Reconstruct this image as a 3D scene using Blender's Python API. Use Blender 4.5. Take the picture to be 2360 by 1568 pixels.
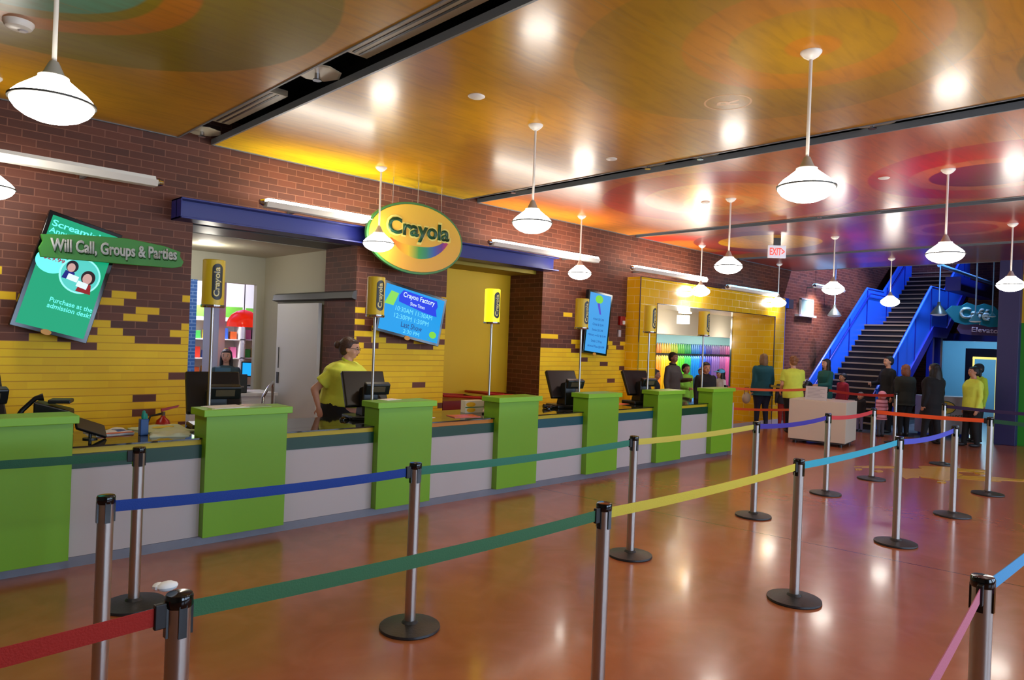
import bpy, bmesh, math, random
from mathutils import Vector, Matrix, Euler
random.seed(7)
S = bpy.context.scene
PI = math.pi
for o in list(bpy.data.objects): bpy.data.objects.remove(o)

# ------------------------------------------------------------------ camera
cd = bpy.data.cameras.new('camera'); cam = bpy.data.objects.new('camera', cd)
S.collection.objects.link(cam); S.camera = cam
cd.sensor_width = 36.0; cd.lens = 36.0 * 1614 / 2360; cd.clip_start = .05; cd.clip_end = 200
th = math.radians(45.9); roll = math.atan(.0375)
Fv = Vector((math.cos(th), math.sin(th), 0)); Rv = Vector((math.sin(th), -math.cos(th), 0)); Uv = Vector((0, 0, 1))
cr = math.cos(roll)*Rv + math.sin(roll)*Uv; cu = math.cos(roll)*Uv - math.sin(roll)*Rv
M = Matrix((cr, cu, -Fv)).transposed().to_4x4(); M.translation = Vector((0, 0, 1.73))
cam.matrix_world = M

# ------------------------------------------------------------------ world, exposure
w = bpy.data.worlds.new('world'); S.world = w; w.use_nodes = True
bg = w.node_tree.nodes['Background']; bg.inputs[0].default_value = (.62, .78, 1, 1); bg.inputs[1].default_value = .35
vs = S.view_settings; vs.view_transform = 'Standard'; vs.look = 'None'; vs.gamma = 1; vs.use_curve_mapping = False
vs.exposure = 1.0

# ------------------------------------------------------------------ large lights
def area(name, loc, tgt, sx, sy, power, col):
    l = bpy.data.lights.new(name, 'AREA'); l.shape = 'RECTANGLE'; l.size = sx; l.size_y = sy; l.energy = power; l.color = col
    o = bpy.data.objects.new(name, l); S.collection.objects.link(o); o.location = loc
    d = Vector(tgt) - Vector(loc); o.rotation_euler = d.to_track_quat('-Z', 'Y').to_euler(); return o
def spot(name, loc, tgt, power, col, ang=60, blend=.6, size=.1):
    l = bpy.data.lights.new(name, 'SPOT'); l.energy = power; l.color = col; l.spot_size = math.radians(ang); l.spot_blend = blend; l.shadow_soft_size = size
    o = bpy.data.objects.new(name, l); S.collection.objects.link(o); o.location = loc
    o.rotation_euler = (Vector(tgt)-Vector(loc)).to_track_quat('-Z', 'Y').to_euler(); return o
def point(name, loc, power, col, size=.1):
    l = bpy.data.lights.new(name, 'POINT'); l.energy = power; l.color = col; l.shadow_soft_size = size
    o = bpy.data.objects.new(name, l); S.collection.objects.link(o); o.location = loc; return o
DAY = (.55, .74, 1)
WINX = [1.0, 4.2, 7.4, 10.6, 13.8]
for i, x in enumerate(WINX):
    area('daylight', (x+1.1, -4.75, 1.9), (x+1.1, 5, 1.0), 2.2, 2.2, 82, DAY)
BL = (.05, .22, 1)
spot('stair_blue_light', (17.5, 3.7, 5.6), (18.6, 5.5, 2.2), 430, (.42, .62, 1), 60)
spot('stair_blue_light', (20.5, 4.2, 6.5), (20.8, 5.6, 2.8), 360, (.42, .62, 1), 80)
spot('stair_blue_light', (23.0, 5.0, 6.8), (22.5, 7.6, 4.0), 260, (.25, .35, 1), 100)
spot('stair_violet_light', (18.6, 5.2, 6.6), (19.0, 7.7, 3.2), 800, (.62, .56, 1), 90)
spot('cafe_cyan_light', (19.6, 3.9, 6.3), (18.3, 4.0, 2.5), 150, (.15, .75, 1), 60)
point('cafe_inside_light', (25.6, 5.6, 2.4), 70, (.45, .8, 1), .3)
point('store_inside_light', (4.5, 12.6, 2.6), 110, (1, .97, .92), .3)
point('vestibule_light', (3.5, 9.4, 2.7), 7, (1, .93, .8), .1)
point('craft_store_light', (14.5, 9.2, 1.9), 9, (1, .95, .88), .15)
area('rainbow_fill_light', (15.6, 9.72, 1.99), (15.6, 10.25, 1.2), 3.4, .1, 16, (1, .96, .9))  # added fill lamps under the soffit, only to brighten the rainbow strands
area('rainbow_fill_light', (18.2, 9.72, 1.99), (18.2, 10.25, 1.2), 2.4, .1, 12, (1, .96, .9))
point('craft_store_light', (17.2, 9.2, 1.9), 10, (1, .95, .88), .15)

# ------------------------------------------------------------------ materials
def lin(v):
    v = v/255.
    return v/12.92 if v <= .04045 else ((v+.055)/1.055)**2.4
def C3(c): return (lin(c[0]), lin(c[1]), lin(c[2]), 1)
_m = {}
def mat(name, c, rough=.5, metal=0, em=0, emc=None, coat=0, noise=0, nscale=8, bump=0, spec=None, alpha=None, trans=0):
    if name in _m: return _m[name]
    m = bpy.data.materials.new(name); m.use_nodes = True; nt = m.node_tree; b = nt.nodes['Principled BSDF']
    b.inputs['Base Color'].default_value = C3(c); b.inputs['Roughness'].default_value = rough; b.inputs['Metallic'].default_value = metal
    if coat: b.inputs['Coat Weight'].default_value = coat; b.inputs['Coat Roughness'].default_value = .08
    if em: b.inputs['Emission Color'].default_value = C3(emc or c); b.inputs['Emission Strength'].default_value = em
    if spec is not None: b.inputs['Specular IOR Level'].default_value = spec
    if trans: b.inputs['Transmission Weight'].default_value = trans
    if alpha is not None: b.inputs['Alpha'].default_value = alpha
    if noise or bump:
        tc = nt.nodes.new('ShaderNodeTexCoord'); nz = nt.nodes.new('ShaderNodeTexNoise'); nz.inputs['Scale'].default_value = nscale; nz.inputs['Detail'].default_value = 4
        nt.links.new(tc.outputs['Object'], nz.inputs['Vector'])
        if noise:
            mx = nt.nodes.new('ShaderNodeMix'); mx.data_type = 'RGBA'
            base = C3(c); mx.inputs[6].default_value = tuple(min(1, v*(1-noise)) for v in base[:3])+(1,); mx.inputs[7].default_value = tuple(min(1, v*(1+noise)) for v in base[:3])+(1,)
            nt.links.new(nz.outputs['Fac'], mx.inputs[0]); nt.links.new(mx.outputs[2], b.inputs['Base Color'])
        if bump:
            bp = nt.nodes.new('ShaderNodeBump'); bp.inputs['Strength'].default_value = bump; bp.inputs['Distance'].default_value = .01
            nt.links.new(nz.outputs['Fac'], bp.inputs['Height']); nt.links.new(bp.outputs['Normal'], b.inputs['Normal'])
    _m[name] = m; return m

class NT:
    def __init__(s, name):
        s.m = bpy.data.materials.new(name); s.m.use_nodes = True; s.t = s.m.node_tree; s.b = s.t.nodes['Principled BSDF']
        g = s.t.nodes.new('ShaderNodeNewGeometry'); s.g = g
        sp = s.t.nodes.new('ShaderNodeSeparateXYZ'); s.t.links.new(g.outputs['Position'], sp.inputs[0]); s.x, s.y, s.z = sp.outputs
        sn = s.t.nodes.new('ShaderNodeSeparateXYZ'); s.t.links.new(g.outputs['Normal'], sn.inputs[0]); s.nx, s.ny, s.nz = sn.outputs
    def _in(s, sock, v):
        if isinstance(v, (int, float)): sock.default_value = v
        elif isinstance(v, tuple): sock.default_value = v
        else: s.t.links.new(v, sock)
    def f(s, op, a, b=0., c=0.):
        n = s.t.nodes.new('ShaderNodeMath'); n.operation = op
        s._in(n.inputs[0], a); s._in(n.inputs[1], b)
        if op in ('MULTIPLY_ADD', 'COMPARE'): s._in(n.inputs[2], c)
        return n.outputs[0]
    def vec(s, a, b, c=0.):
        n = s.t.nodes.new('ShaderNodeCombineXYZ'); s._in(n.inputs[0], a); s._in(n.inputs[1], b); s._in(n.inputs[2], c); return n.outputs[0]
    def white(s, v):
        n = s.t.nodes.new('ShaderNodeTexWhiteNoise'); n.noise_dimensions = '3D'; s.t.links.new(v, n.inputs['Vector']); return n.outputs['Value']
    def noise(s, v, scale, det=3, dist=0):
        n = s.t.nodes.new('ShaderNodeTexNoise'); s.t.links.new(v, n.inputs['Vector']); n.inputs['Scale'].default_value = scale; n.inputs['Detail'].default_value = det; n.inputs['Distortion'].default_value = dist
        return n.outputs['Fac']
    def mix(s, fac, a, b):
        n = s.t.nodes.new('ShaderNodeMix'); n.data_type = 'RGBA'; s._in(n.inputs[0], fac); s._in(n.inputs[6], a); s._in(n.inputs[7], b); return n.outputs[2]
    def ramp(s, fac, lo, hi):
        n = s.t.nodes.new('ShaderNodeMapRange'); s._in(n.inputs[0], fac); n.inputs[1].default_value = lo; n.inputs[2].default_value = hi; return n.outputs[0]
    def bump(s, h, st=.4, d=.004):
        n = s.t.nodes.new('ShaderNodeBump'); n.inputs['Strength'].default_value = st; n.inputs['Distance'].default_value = d; s.t.links.new(h, n.inputs['Height']); s.t.links.new(n.outputs['Normal'], s.b.inputs['Normal'])
    def out(s, col, rough=.5):
        s._in(s.b.inputs['Base Color'], col); s._in(s.b.inputs['Roughness'], rough); return s.m

def grid_cells(n, u, v, bw, bh, gap):
    row = n.f('FLOOR', n.f('DIVIDE', v, bh)); uu = n.f('ADD', n.f('DIVIDE', u, bw), n.f('MULTIPLY', n.f('PINGPONG', row, 1.), .5))
    col = n.f('FLOOR', uu); fx = n.f('FRACT', uu); fz = n.f('FRACT', n.f('DIVIDE', v, bh))
    mh = n.f('LESS_THAN', n.f('MULTIPLY', n.f('PINGPONG', fz, .5), bh), gap)
    mv = n.f('LESS_THAN', n.f('MULTIPLY', n.f('PINGPONG', fx, .5), bw), gap)
    return row, col, mh, mv, n.f('MAXIMUM', mh, mv)

def brick_mat(name, yellow=True, c1=(110, 58, 36), c2=(84, 44, 28), mortar=(134, 86, 64)):
    n = NT(name); u = n.f('ADD', n.x, n.y)
    row, col, mh, mv, m = grid_cells(n, u, n.z, .222, .074, .0042)
    r = n.white(n.vec(col, row, 3.)); r2 = n.white(n.vec(col, row, 9.))
    c = n.mix(r2, C3(c1), C3(c2)); full = n.mix(m, c, C3(mortar))
    if yellow:
        grp = n.white(n.vec(n.f('FLOOR', n.f('DIVIDE', col, 3.)), 5., 1.))
        z0 = n.f('MULTIPLY_ADD', grp, .22, 1.52)
        rz_ = n.f('MULTIPLY_ADD', row, .074, .037); low = n.f('LESS_THAN', rz_, z0)
        plow = n.f('MULTIPLY', low, n.f('GREATER_THAN', r, .045))
        hi = n.f('SUBTRACT', 1., n.f('DIVIDE', n.f('SUBTRACT', rz_, 1.6), .95))
        phi = n.f('MULTIPLY', n.f('MULTIPLY', n.f('SUBTRACT', 1., low), n.f('LESS_THAN', r, n.f('MULTIPLY', n.f('MULTIPLY', hi, hi), .42))), n.f('GREATER_THAN', hi, 0.))
        ok = n.f('MULTIPLY', n.f('LESS_THAN', n.ny, -.5), n.f('LESS_THAN', n.x, 10.35))
        isy = n.f('MULTIPLY', n.f('MAXIMUM', plow, phi), ok)
        ym = n.f('MULTIPLY', mh, 1.)
        ycol = n.mix(ym, n.mix(r2, C3((246, 204, 6)), C3((238, 192, 4))), C3((206, 150, 8)))
        full = n.mix(isy, full, ycol)
    n.bump(n.f('SUBTRACT', 1., m), .5, .004)
    return n.out(full, .62)

def tile_mat(name, ca, cb, grout):
    n = NT(name); u = n.f('ADD', n.x, n.y)
    row, col, mh, mv, m = grid_cells(n, u, n.z, .30, .145, .0045)
    r = n.white(n.vec(col, row, 2.)); c = n.mix(r, C3(ca), C3(cb))
    n.bump(n.f('SUBTRACT', 1., m), .3, .003)
    n.b.inputs['Coat Weight'].default_value = .25; n.b.inputs['Coat Roughness'].default_value = .06
    return n.out(n.mix(m, c, C3(grout)), .2)

def ceil_mat(name, base, base2, rings, x0, washer_tint=None):
    """stained glossy wood: rings = (cx, cy, rin, rout, colour, strength)"""
    n = NT(name)
    g = n.noise(n.vec(n.f('MULTIPLY', n.x, 1.2), n.f('MULTIPLY', n.y, 7.)), 2.2, 6, .6)
    blot = n.noise(n.vec(n.x, n.y, 3.), 1.1, 3)
    c = n.mix(n.ramp(blot, .35, .65), C3(base), C3(base2))
    if washer_tint:
        fac, colr = washer_tint
        c = n.mix(n.f('MULTIPLY', n.ramp(n.y, 7.0-fac, 7.7), 1.), c, C3(colr))  # wall washer light painted in as a brighter colour towards the brick
    for (cx, cy, ri, ro, col, st) in rings:
        dx = n.f('SUBTRACT', n.x, cx); dy = n.f('SUBTRACT', n.y, cy)
        d = n.f('SQRT', n.f('ADD', n.f('MULTIPLY', dx, dx), n.f('MULTIPLY', dy, dy)))
        mk = n.f('MULTIPLY', n.ramp(d, ri-.01, ri+.01) if ri > 0 else 1., n.f('SUBTRACT', 1., n.ramp(d, ro-.01, ro+.01)))
        c = n.mix(n.f('MULTIPLY', mk, st), c, C3(col))
    c = n.mix(n.f('MULTIPLY', n.ramp(g, .45, .75), .35), c, C3(tuple(int(v*.55) for v in base)))
    # board seams
    sy = n.f('LESS_THAN', n.f('MULTIPLY', n.f('PINGPONG', n.f('FRACT', n.f('DIVIDE', n.f('SUBTRACT', n.y, .14), 1.235)), .5), 1.235), .004)
    sx = n.f('LESS_THAN', n.f('ABSOLUTE', n.f('SUBTRACT', n.x, x0+2.5)), .004)
    sm = n.f('MAXIMUM', sy, sx)
    c = n.mix(n.f('MULTIPLY', sm, .6), c, C3(tuple(min(255, int(v*.5+60)) for v in base)))
    fine = n.noise(n.vec(n.f('MULTIPLY', n.x, 1.), n.f('MULTIPLY', n.y, 1.)), 24., 5)
    n.bump(n.f('SUBTRACT', n.f('MULTIPLY', fine, .5), n.f('MULTIPLY', sm, 2.)), .10, .004)
    n.b.inputs['Coat Weight'].default_value = .22; n.b.inputs['Coat Roughness'].default_value = .15; n.b.inputs['Specular IOR Level'].default_value = .38
    return n.out(c, .30)

def floor_mat():
    n = NT('stained concrete'); v = n.vec(n.x, n.y, 0.)
    a = n.noise(v, .55, 5, .5); b = n.noise(v, 3., 6, 1.2); d = n.noise(v, 90., 2)
    c = n.mix(n.ramp(a, .35, .68), C3((172, 96, 56)), C3((150, 92, 44)))
    c = n.mix(n.f('MULTIPLY', n.ramp(b, .4, .75), .5), c, C3((188, 116, 74)))
    c = n.mix(n.f('MULTIPLY', n.ramp(n.x, 3., 12.), .45), c, C3((176, 94, 74)))
    j1 = n.f('LESS_THAN', n.f('ABSOLUTE', n.f('SUBTRACT', n.x, n.f('MULTIPLY_ADD', n.y, -.12, 6.68))), .006)
    c = n.mix(j1, c, C3((60, 36, 26)))
    stair = n.f('GREATER_THAN', n.x, n.f('MULTIPLY_ADD', n.f('SUBTRACT', n.y, 3.3), -.2, 16.6))
    st = n.f('MULTIPLY', stair, n.f('GREATER_THAN', n.y, 3.2))
    c = n.mix(st, c, C3((96, 104, 110)))
    n.bump(n.noise(v, 5., 2), .05, .02)
    n.b.inputs['Coat Weight'].default_value = .25; n.b.inputs['Coat Roughness'].default_value = .1
    return n.out(c, n.f('MULTIPLY_ADD', a, .14, .17))

M_brick = brick_mat('brown brick with yellow paint')
M_brick2 = brick_mat('brown brick', False)
M_tile = tile_mat('yellow glazed tile', (240, 194, 22), (232, 180, 14), (236, 206, 110))
M_tile2 = tile_mat('deep yellow glazed tile', (224, 158, 10), (214, 146, 6), (236, 206, 110))
M_steel = mat('brushed steel', (186, 178, 170), .36, 1)
M_chrome = mat('chrome', (200, 200, 205), .15, 1)
M_black = mat('black plastic', (16, 16, 17), .4)
M_blackg = mat('black gloss', (10, 10, 11), .12)
M_iron = mat('black cast base', (34, 34, 36), .42, bump=.15, nscale=60)
M_white = mat('white laminate', (188, 181, 180), .4)
M_cream = mat('cream paint', (184, 180, 158), .7)
M_wpaint = mat('white paint', (222, 222, 220), .55)
M_grey = mat('grey metal paint', (112, 116, 120), .4)
M_dkgrey = mat('dark grey paint', (62, 62, 64), .5)
M_kick = mat('grey plinth metal', (122, 124, 134), .42, .3, noise=.15, nscale=5)
M_green = mat('lime green laminate', (116, 172, 30), .42)
M_dkgreen = mat('dark green laminate', (8, 62, 42), .35)
M_yellow = mat('yellow laminate', (206, 178, 26), .4)
M_ywall = mat('yellow painted wall', (222, 178, 8), .6)
M_glass = mat('dark glass', (30, 30, 26), .05, 0, spec=.8)
M_blue = mat('navy beam paint', (34, 42, 128), .38)
M_sblue = mat('blue stair steel', (34, 100, 224), .4)
M_sblued = mat('deep blue steel', (18, 36, 150), .4)
M_tread = mat('dark stair tread', (34, 27, 22), .7)
M_nose = mat('tread nosing', (160, 134, 98), .5)
M_paper = mat('paper', (240, 240, 238), .8)
M_bulb = mat('lit opal glass', (255, 250, 240), .3, em=14, emc=(255, 249, 238))
M_tube = mat('lit tube', (255, 255, 252), .3, em=11, emc=(255, 250, 236))
M_tubeb = mat('cool tube', (150, 215, 255), .3, em=2.2, emc=(120, 200, 255))
M_lwhite = mat('white enamel', (232, 226, 214), .35)

# ------------------------------------------------------------------ mesh builder
class MB:
    def __init__(s): s.v = []; s.f = []
    def add(s, vs, fs, T=None):
        k = len(s.v)
        for p in vs: p = Vector(p); s.v.append(T @ p if T else p)
        for f in fs: s.f.append([i+k for i in f])
        return s
    def box(s, x0, x1, y0, y1, z0, z1, T=None):
        return s.add([(x0,y0,z0),(x1,y0,z0),(x1,y1,z0),(x0,y1,z0),(x0,y0,z1),(x1,y0,z1),(x1,y1,z1),(x0,y1,z1)],
            [(0,3,2,1),(4,5,6,7),(0,1,5,4),(1,2,6,5),(2,3,7,6),(3,0,4,7)], T)
    def lathe(s, prof, seg=24, c=(0,0,0), T=None, cap=True):
        vs = []; fs = []
        for (r, z) in prof:
            for k in range(seg):
                a = 2*PI*k/seg; vs.append((c[0]+r*math.cos(a), c[1]+r*math.sin(a), c[2]+z))
        for i in range(len(prof)-1):
            for k in range(seg):
                a = i*seg+k; b = i*seg+(k+1)%seg; fs.append((a, b, b+seg, a+seg))
        if cap:
            fs.append(tuple(range(seg))[::-1]); fs.append(tuple(range((len(prof)-1)*seg, len(prof)*seg)))
        return s.add(vs, fs, T)
    def cyl(s, c, r, z0, z1, seg=20, T=None): return s.lathe([(r, z0), (r, z1)], seg, c, T)
    def tube(s, pts, r, seg=8, cap=True):
        pts = [Vector(p) for p in pts]; rs = r if isinstance(r, (list, tuple)) else [r]*len(pts)
        vs = []; fs = []; prev = None
        for i, p in enumerate(pts):
            d = (pts[min(i+1, len(pts)-1)] - pts[max(i-1, 0)]).normalized()
            up = Vector((0, 0, 1)) if abs(d.z) < .95 else Vector((1, 0, 0))
            if prev is not None:
                a = (prev - d*prev.dot(d)).normalized()
            else: a = d.cross(up).normalized()
            b = d.cross(a); prev = a
            for k in range(seg):
                t = 2*PI*k/seg; vs.append(p + a*math.cos(t)*rs[i] + b*math.sin(t)*rs[i])
        for i in range(len(pts)-1):
            for k in range(seg):
                q = i*seg+k; q2 = i*seg+(k+1)%seg; fs.append((q, q2, q2+seg, q+seg))
        if cap: fs.append(tuple(range(seg))[::-1]); fs.append(tuple(range((len(pts)-1)*seg, len(pts)*seg)))
        return s.add(vs, fs)
    def ell(s, c, r, seg=14, rings=9, T=None):
        prof = []
        vs = []; fs = []
        vs.append((c[0], c[1], c[2]-r[2]))
        for i in range(1, rings):
            ph = -PI/2 + PI*i/rings
            for k in range(seg):
                a = 2*PI*k/seg; vs.append((c[0]+r[0]*math.cos(ph)*math.cos(a), c[1]+r[1]*math.cos(ph)*math.sin(a), c[2]+r[2]*math.sin(ph)))
        vs.append((c[0], c[1], c[2]+r[2])); n = len(vs)-1
        for k in range(seg):
            fs.append((0, 1+(k+1) % seg, 1+k)); fs.append((n, n-seg+k, n-seg+(k+1) % seg))
            for i in range(rings-2):
                a = 1+i*seg+k; b = 1+i*seg+(k+1) % seg; fs.append((a, b, b+seg, a+seg))
        return s.add(vs, fs, T)
    def cap(s, p0, r0, p1, r1, seg=12):
        p0 = Vector(p0); p1 = Vector(p1); n = 3
        s.ell(p0, (r0, r0, r0), seg, 8); s.ell(p1, (r1, r1, r1), seg, 8)
        if (p1-p0).length > 1e-4: s.tube([p0, p1], [r0, r1], seg)
        return s
    def prism(s, poly, z0, z1, T=None):
        n = len(poly)
        vs = [(p[0], p[1], z0) for p in poly]+[(p[0], p[1], z1) for p in poly]
        fs = [tuple(range(n))[::-1], tuple(range(n, 2*n))]+[(i, (i+1) % n, (i+1) % n+n, i+n) for i in range(n)]
        return s.add(vs, fs, T)
    def build(s, name, m, parent=None, smooth=False, bevel=0, seg=2):
        me = bpy.data.meshes.new(name); me.from_pydata([tuple(v) for v in s.v], [], s.f); me.update()
        bm = bmesh.new(); bm.from_mesh(me); bmesh.ops.recalc_face_normals(bm, faces=bm.faces); bm.to_mesh(me); bm.free()
        o = bpy.data.objects.new(name, me); S.collection.objects.link(o)
        if m: me.materials.append(m)
        if parent: o.parent = parent
        if smooth:
            for p in me.polygons: p.use_smooth = True
            try: me.set_sharp_from_angle(angle=math.radians(40))
            except Exception: pass
        if bevel:
            b = o.modifiers.new('bevel', 'BEVEL'); b.width = bevel; b.segments = seg; b.limit_method = 'ANGLE'
        return o

def thing(name, label, cat, loc=(0, 0, 0), rz=0, group=None):
    o = bpy.data.objects.new(name, None); S.collection.objects.link(o); o.location = loc; o.rotation_euler = (0, 0, rz)
    o.empty_display_size = .1; o['label'] = label; o['category'] = cat
    if group: o['group'] = group
    return o
def tag(o, label, cat, group=None, loc=None, rz=None):
    o['label'] = label; o['category'] = cat
    if group: o['group'] = group
    if loc: o.location = loc
    if rz is not None: o.rotation_euler = (0, 0, rz)
    return o
def struct(o): o['kind'] = 'structure'; return o
def dup(r, loc=None, rz=None, label=None):
    def cp(o, par):
        c = o.copy(); S.collection.objects.link(c); c.parent = par
        for ch in kids.get(o.name, []): cp(ch, c)
        return c
    kids = {}
    for o in bpy.data.objects:
        if o.parent: kids.setdefault(o.parent.name, []).append(o)
    c = cp(r, None)
    if loc: c.location = loc
    if rz is not None: c.rotation_euler = (0, 0, rz)
    if label: c['label'] = label
    return c

def text(s, w_, h_, m, parent, T, name='lettering', ext=.002, bold=0., wrap=None, shear=0.):
    """text mesh fitted to w_ x h_ centred on the origin in local XY, then transformed by T"""
    cu_ = bpy.data.curves.new(name, 'FONT'); cu_.body = s; cu_.size = 1; cu_.extrude = 0; cu_.offset = bold; cu_.align_x = 'CENTER'; cu_.resolution_u = 3; cu_.shear = shear
    cu_.space_line = .9
    t = bpy.data.objects.new(name, cu_); S.collection.objects.link(t)
    dg = bpy.context.evaluated_depsgraph_get(); me = bpy.data.meshes.new_from_object(t.evaluated_get(dg))
    bpy.data.objects.remove(t); bpy.data.curves.remove(cu_)
    xs = [v.co.x for v in me.vertices]; ys = [v.co.y for v in me.vertices]
    cx, cy = (min(xs)+max(xs))/2, (min(ys)+max(ys))/2; sx = w_/(max(xs)-min(xs)); sy = h_/(max(ys)-min(ys)) if h_ else sx
    bm = bmesh.new(); bm.from_mesh(me)
    for v in bm.verts: v.co = Vector(((v.co.x-cx)*sx, (v.co.y-cy)*sy, 0))
    if ext:
        r = bmesh.ops.extrude_face_region(bm, geom=bm.faces[:])
        for e in r['geom']:
            if isinstance(e, bmesh.types.BMVert): e.co.z += ext
        bmesh.ops.recalc_face_normals(bm, faces=bm.faces)
    for v in bm.verts: v.co = wrap(v.co) if wrap else T @ v.co
    bm.to_mesh(me); bm.free(); me.materials.clear(); me.materials.append(m)
    o = bpy.data.objects.new(name, me); S.collection.objects.link(o); o.parent = parent
    return o
def ellipse(w_, h_, n=40): return [(w_/2*math.cos(2*PI*k/n), h_/2*math.sin(2*PI*k/n)) for k in range(n)]
def pill(w_, h_, n=10):
    r = min(w_, h_)/2; pts = []
    if w_ > h_:
        for k in range(n+1): a = -PI/2+PI*k/n; pts.append((w_/2-r+r*math.cos(a), r*math.sin(a)))
        for k in range(n+1): a = PI/2+PI*k/n; pts.append((-w_/2+r+r*math.cos(a), r*math.sin(a)))
    else:
        for k in range(n+1): a = PI*k/n; pts.append((r*math.cos(a), h_/2-r+r*math.sin(a)))
        for k in range(n+1): a = PI+PI*k/n; pts.append((r*math.cos(a), -h_/2+r+r*math.sin(a)))
    return pts
# frame whose local XY is a vertical panel facing -Y (reads from the hall)
def FACE(x=0, y=0, z=0, rot=0, yaw=0):
    return Matrix.Translation((x, y, z)) @ Matrix.Rotation(yaw, 4, 'Z') @ Matrix.Rotation(PI/2, 4, 'X') @ Matrix.Rotation(rot, 4, 'Z')

# ------------------------------------------------------------------ room shell
struct(MB().box(-3.2, 28, -5, 14.2, -.12, 0).build('floor', floor_mat()))
HC = 3.7
YW = 7.7
# brick wall with the two recesses
def wallbox(name, m, x0, x1, y0, y1, z0, z1): return struct(MB().box(x0, x1, y0, y1, z0, z1).build(name, m))
wb = MB()
wb.box(-3.2, 2.70, YW, 8.48, 0, 4.2); wb.box(2.70, 4.70, YW, 8.48, 2.86, 4.2); wb.box(4.70, 6.15, YW, 8.48, 0, 4.2)
wb.box(6.15, 8.10, YW, 8.48, 2.86, 4.2); wb.box(8.10, 10.4, YW, 8.48, 0, 4.2); wb.box(10.4, 16.15, YW, 7.95, 2.9, 4.2)
struct(wb.build('wall_counter', M_brick))
wb = MB().box(16.15, 28, YW, 7.95, 0, 7.6); struct(wb.build('wall_stair', M_brick2))
wallbox('wall_left', mat('beige wall', (150, 140, 120), .8), -3.3, -3.2, -5, 8.5, 0, 4.2)
# window wall opposite the counter
wm = MB(); wmat = mat('beige wall', (150, 140, 120), .8)
wm.box(-3.2, 17, -4.6, -4.4, 0, .8); wm.box(-3.2, 17, -4.6, -4.4, 3.0, 4.2)
xs = [-3.2]+[v for x in WINX for v in (x, x+2.2)]+[17]
for a, b in zip(xs[::2], xs[1::2]): wm.box(a, b, -4.6, -4.4, .8, 3.0)
struct(wm.build('wall_right', wmat))
for i, x in enumerate(WINX):
    m = MB()
    for (a, b, c, d) in [(x, x+.06, .8, 3.0), (x+2.14, x+2.2, .8, 3.0), (x, x+2.2, .8, .86), (x, x+2.2, 2.94, 3.0), (x+1.07, x+1.13, .8, 3.0)]: m.box(a, b, -4.54, -4.46, c, d)
    struct(m.build('window_%d' % (i+1), M_wpaint))
# far wall by the column: green below, yellow above
n = NT('green and yellow painted wall'); c = n.mix(n.f('GREATER_THAN', n.z, 2.45), C3((34, 146, 26)), C3((214, 172, 18)))
c = n.mix(n.f('GREATER_THAN', n.z, 3.42), c, C3((176, 120, 28)))
MGW = n.out(c, .55)
wallbox('wall_far', MGW, 17.05, 17.25, -5, 3.02, 0, 4.2)
struct(MB().box(16.85, 17.3, 2.98, 3.34, 0, 3.72).build('trim_1', mat('purple column paint', (44, 42, 92), .5), bevel=.01))
wallbox('wall_stairwell_side', M_brick2, 17.25, 28, 3.0, 3.2, 0, 7.6)
# wall at the back of the stairwell, with the café opening
m = MB(); m.box(24.2, 24.4, 3.2, 4.7, 0, 7.6); m.box(24.2, 24.4, 6.25, 7.7, 0, 7.6); m.box(24.2, 24.4, 4.7, 6.25, 2.2, 7.6)
struct(m.build('wall_stairwell_back', M_brick2))
wallbox('ceiling_stairwell', mat('deep blue ceiling', (14, 22, 70), .6), 17, 28, 3, 7.95, 7.6, 7.75)
wallbox('wall_stairwell_front', mat('deep blue ceiling', (14, 22, 70), .6), 16.9, 17.0, 3.0, 7.7, 3.86, 7.7)

# ------------------------------------------------------------------ ceiling bays
CB = [
 ('ceiling', -3.2, 2.50, (190, 134, 4), (172, 126, 4), [(.75, 4.55, 0, 1.60, (128, 116, 4), .85), (.5, 4.65, .88, 1.08, (184, 112, 10), 1), (.5, 4.6, 0, .80, (96, 140, 110), 1), (.3, 1.2, .6, 1.2, (110, 120, 30), .6)], None),
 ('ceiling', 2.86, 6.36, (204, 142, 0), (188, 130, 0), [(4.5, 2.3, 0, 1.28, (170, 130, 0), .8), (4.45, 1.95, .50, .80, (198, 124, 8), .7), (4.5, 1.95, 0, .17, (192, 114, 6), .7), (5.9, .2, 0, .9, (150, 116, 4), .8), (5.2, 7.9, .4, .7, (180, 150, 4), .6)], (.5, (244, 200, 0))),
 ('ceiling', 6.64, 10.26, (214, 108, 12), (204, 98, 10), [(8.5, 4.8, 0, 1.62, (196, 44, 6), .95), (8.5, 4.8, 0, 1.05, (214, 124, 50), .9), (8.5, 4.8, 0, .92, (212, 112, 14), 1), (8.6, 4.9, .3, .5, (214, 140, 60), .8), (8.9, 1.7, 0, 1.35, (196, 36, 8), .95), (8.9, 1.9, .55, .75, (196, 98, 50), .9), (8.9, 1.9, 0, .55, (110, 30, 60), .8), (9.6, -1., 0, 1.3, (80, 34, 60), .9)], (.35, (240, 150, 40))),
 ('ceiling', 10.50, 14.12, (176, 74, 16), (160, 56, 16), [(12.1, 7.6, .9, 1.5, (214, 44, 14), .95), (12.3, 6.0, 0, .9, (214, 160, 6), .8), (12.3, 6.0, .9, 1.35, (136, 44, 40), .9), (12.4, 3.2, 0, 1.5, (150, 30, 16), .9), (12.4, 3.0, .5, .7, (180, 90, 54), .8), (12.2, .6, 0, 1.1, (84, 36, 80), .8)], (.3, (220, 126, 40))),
 ('ceiling', 14.34, 17.0, (140, 44, 24), (122, 34, 26), [(15.6, 5.6, .5, .9, (110, 30, 44), .9), (15.7, 3.0, 0, 1.0, (100, 30, 46), .8), (15.4, .4, 0, .9, (140, 66, 34), .8)], None),
]
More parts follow.
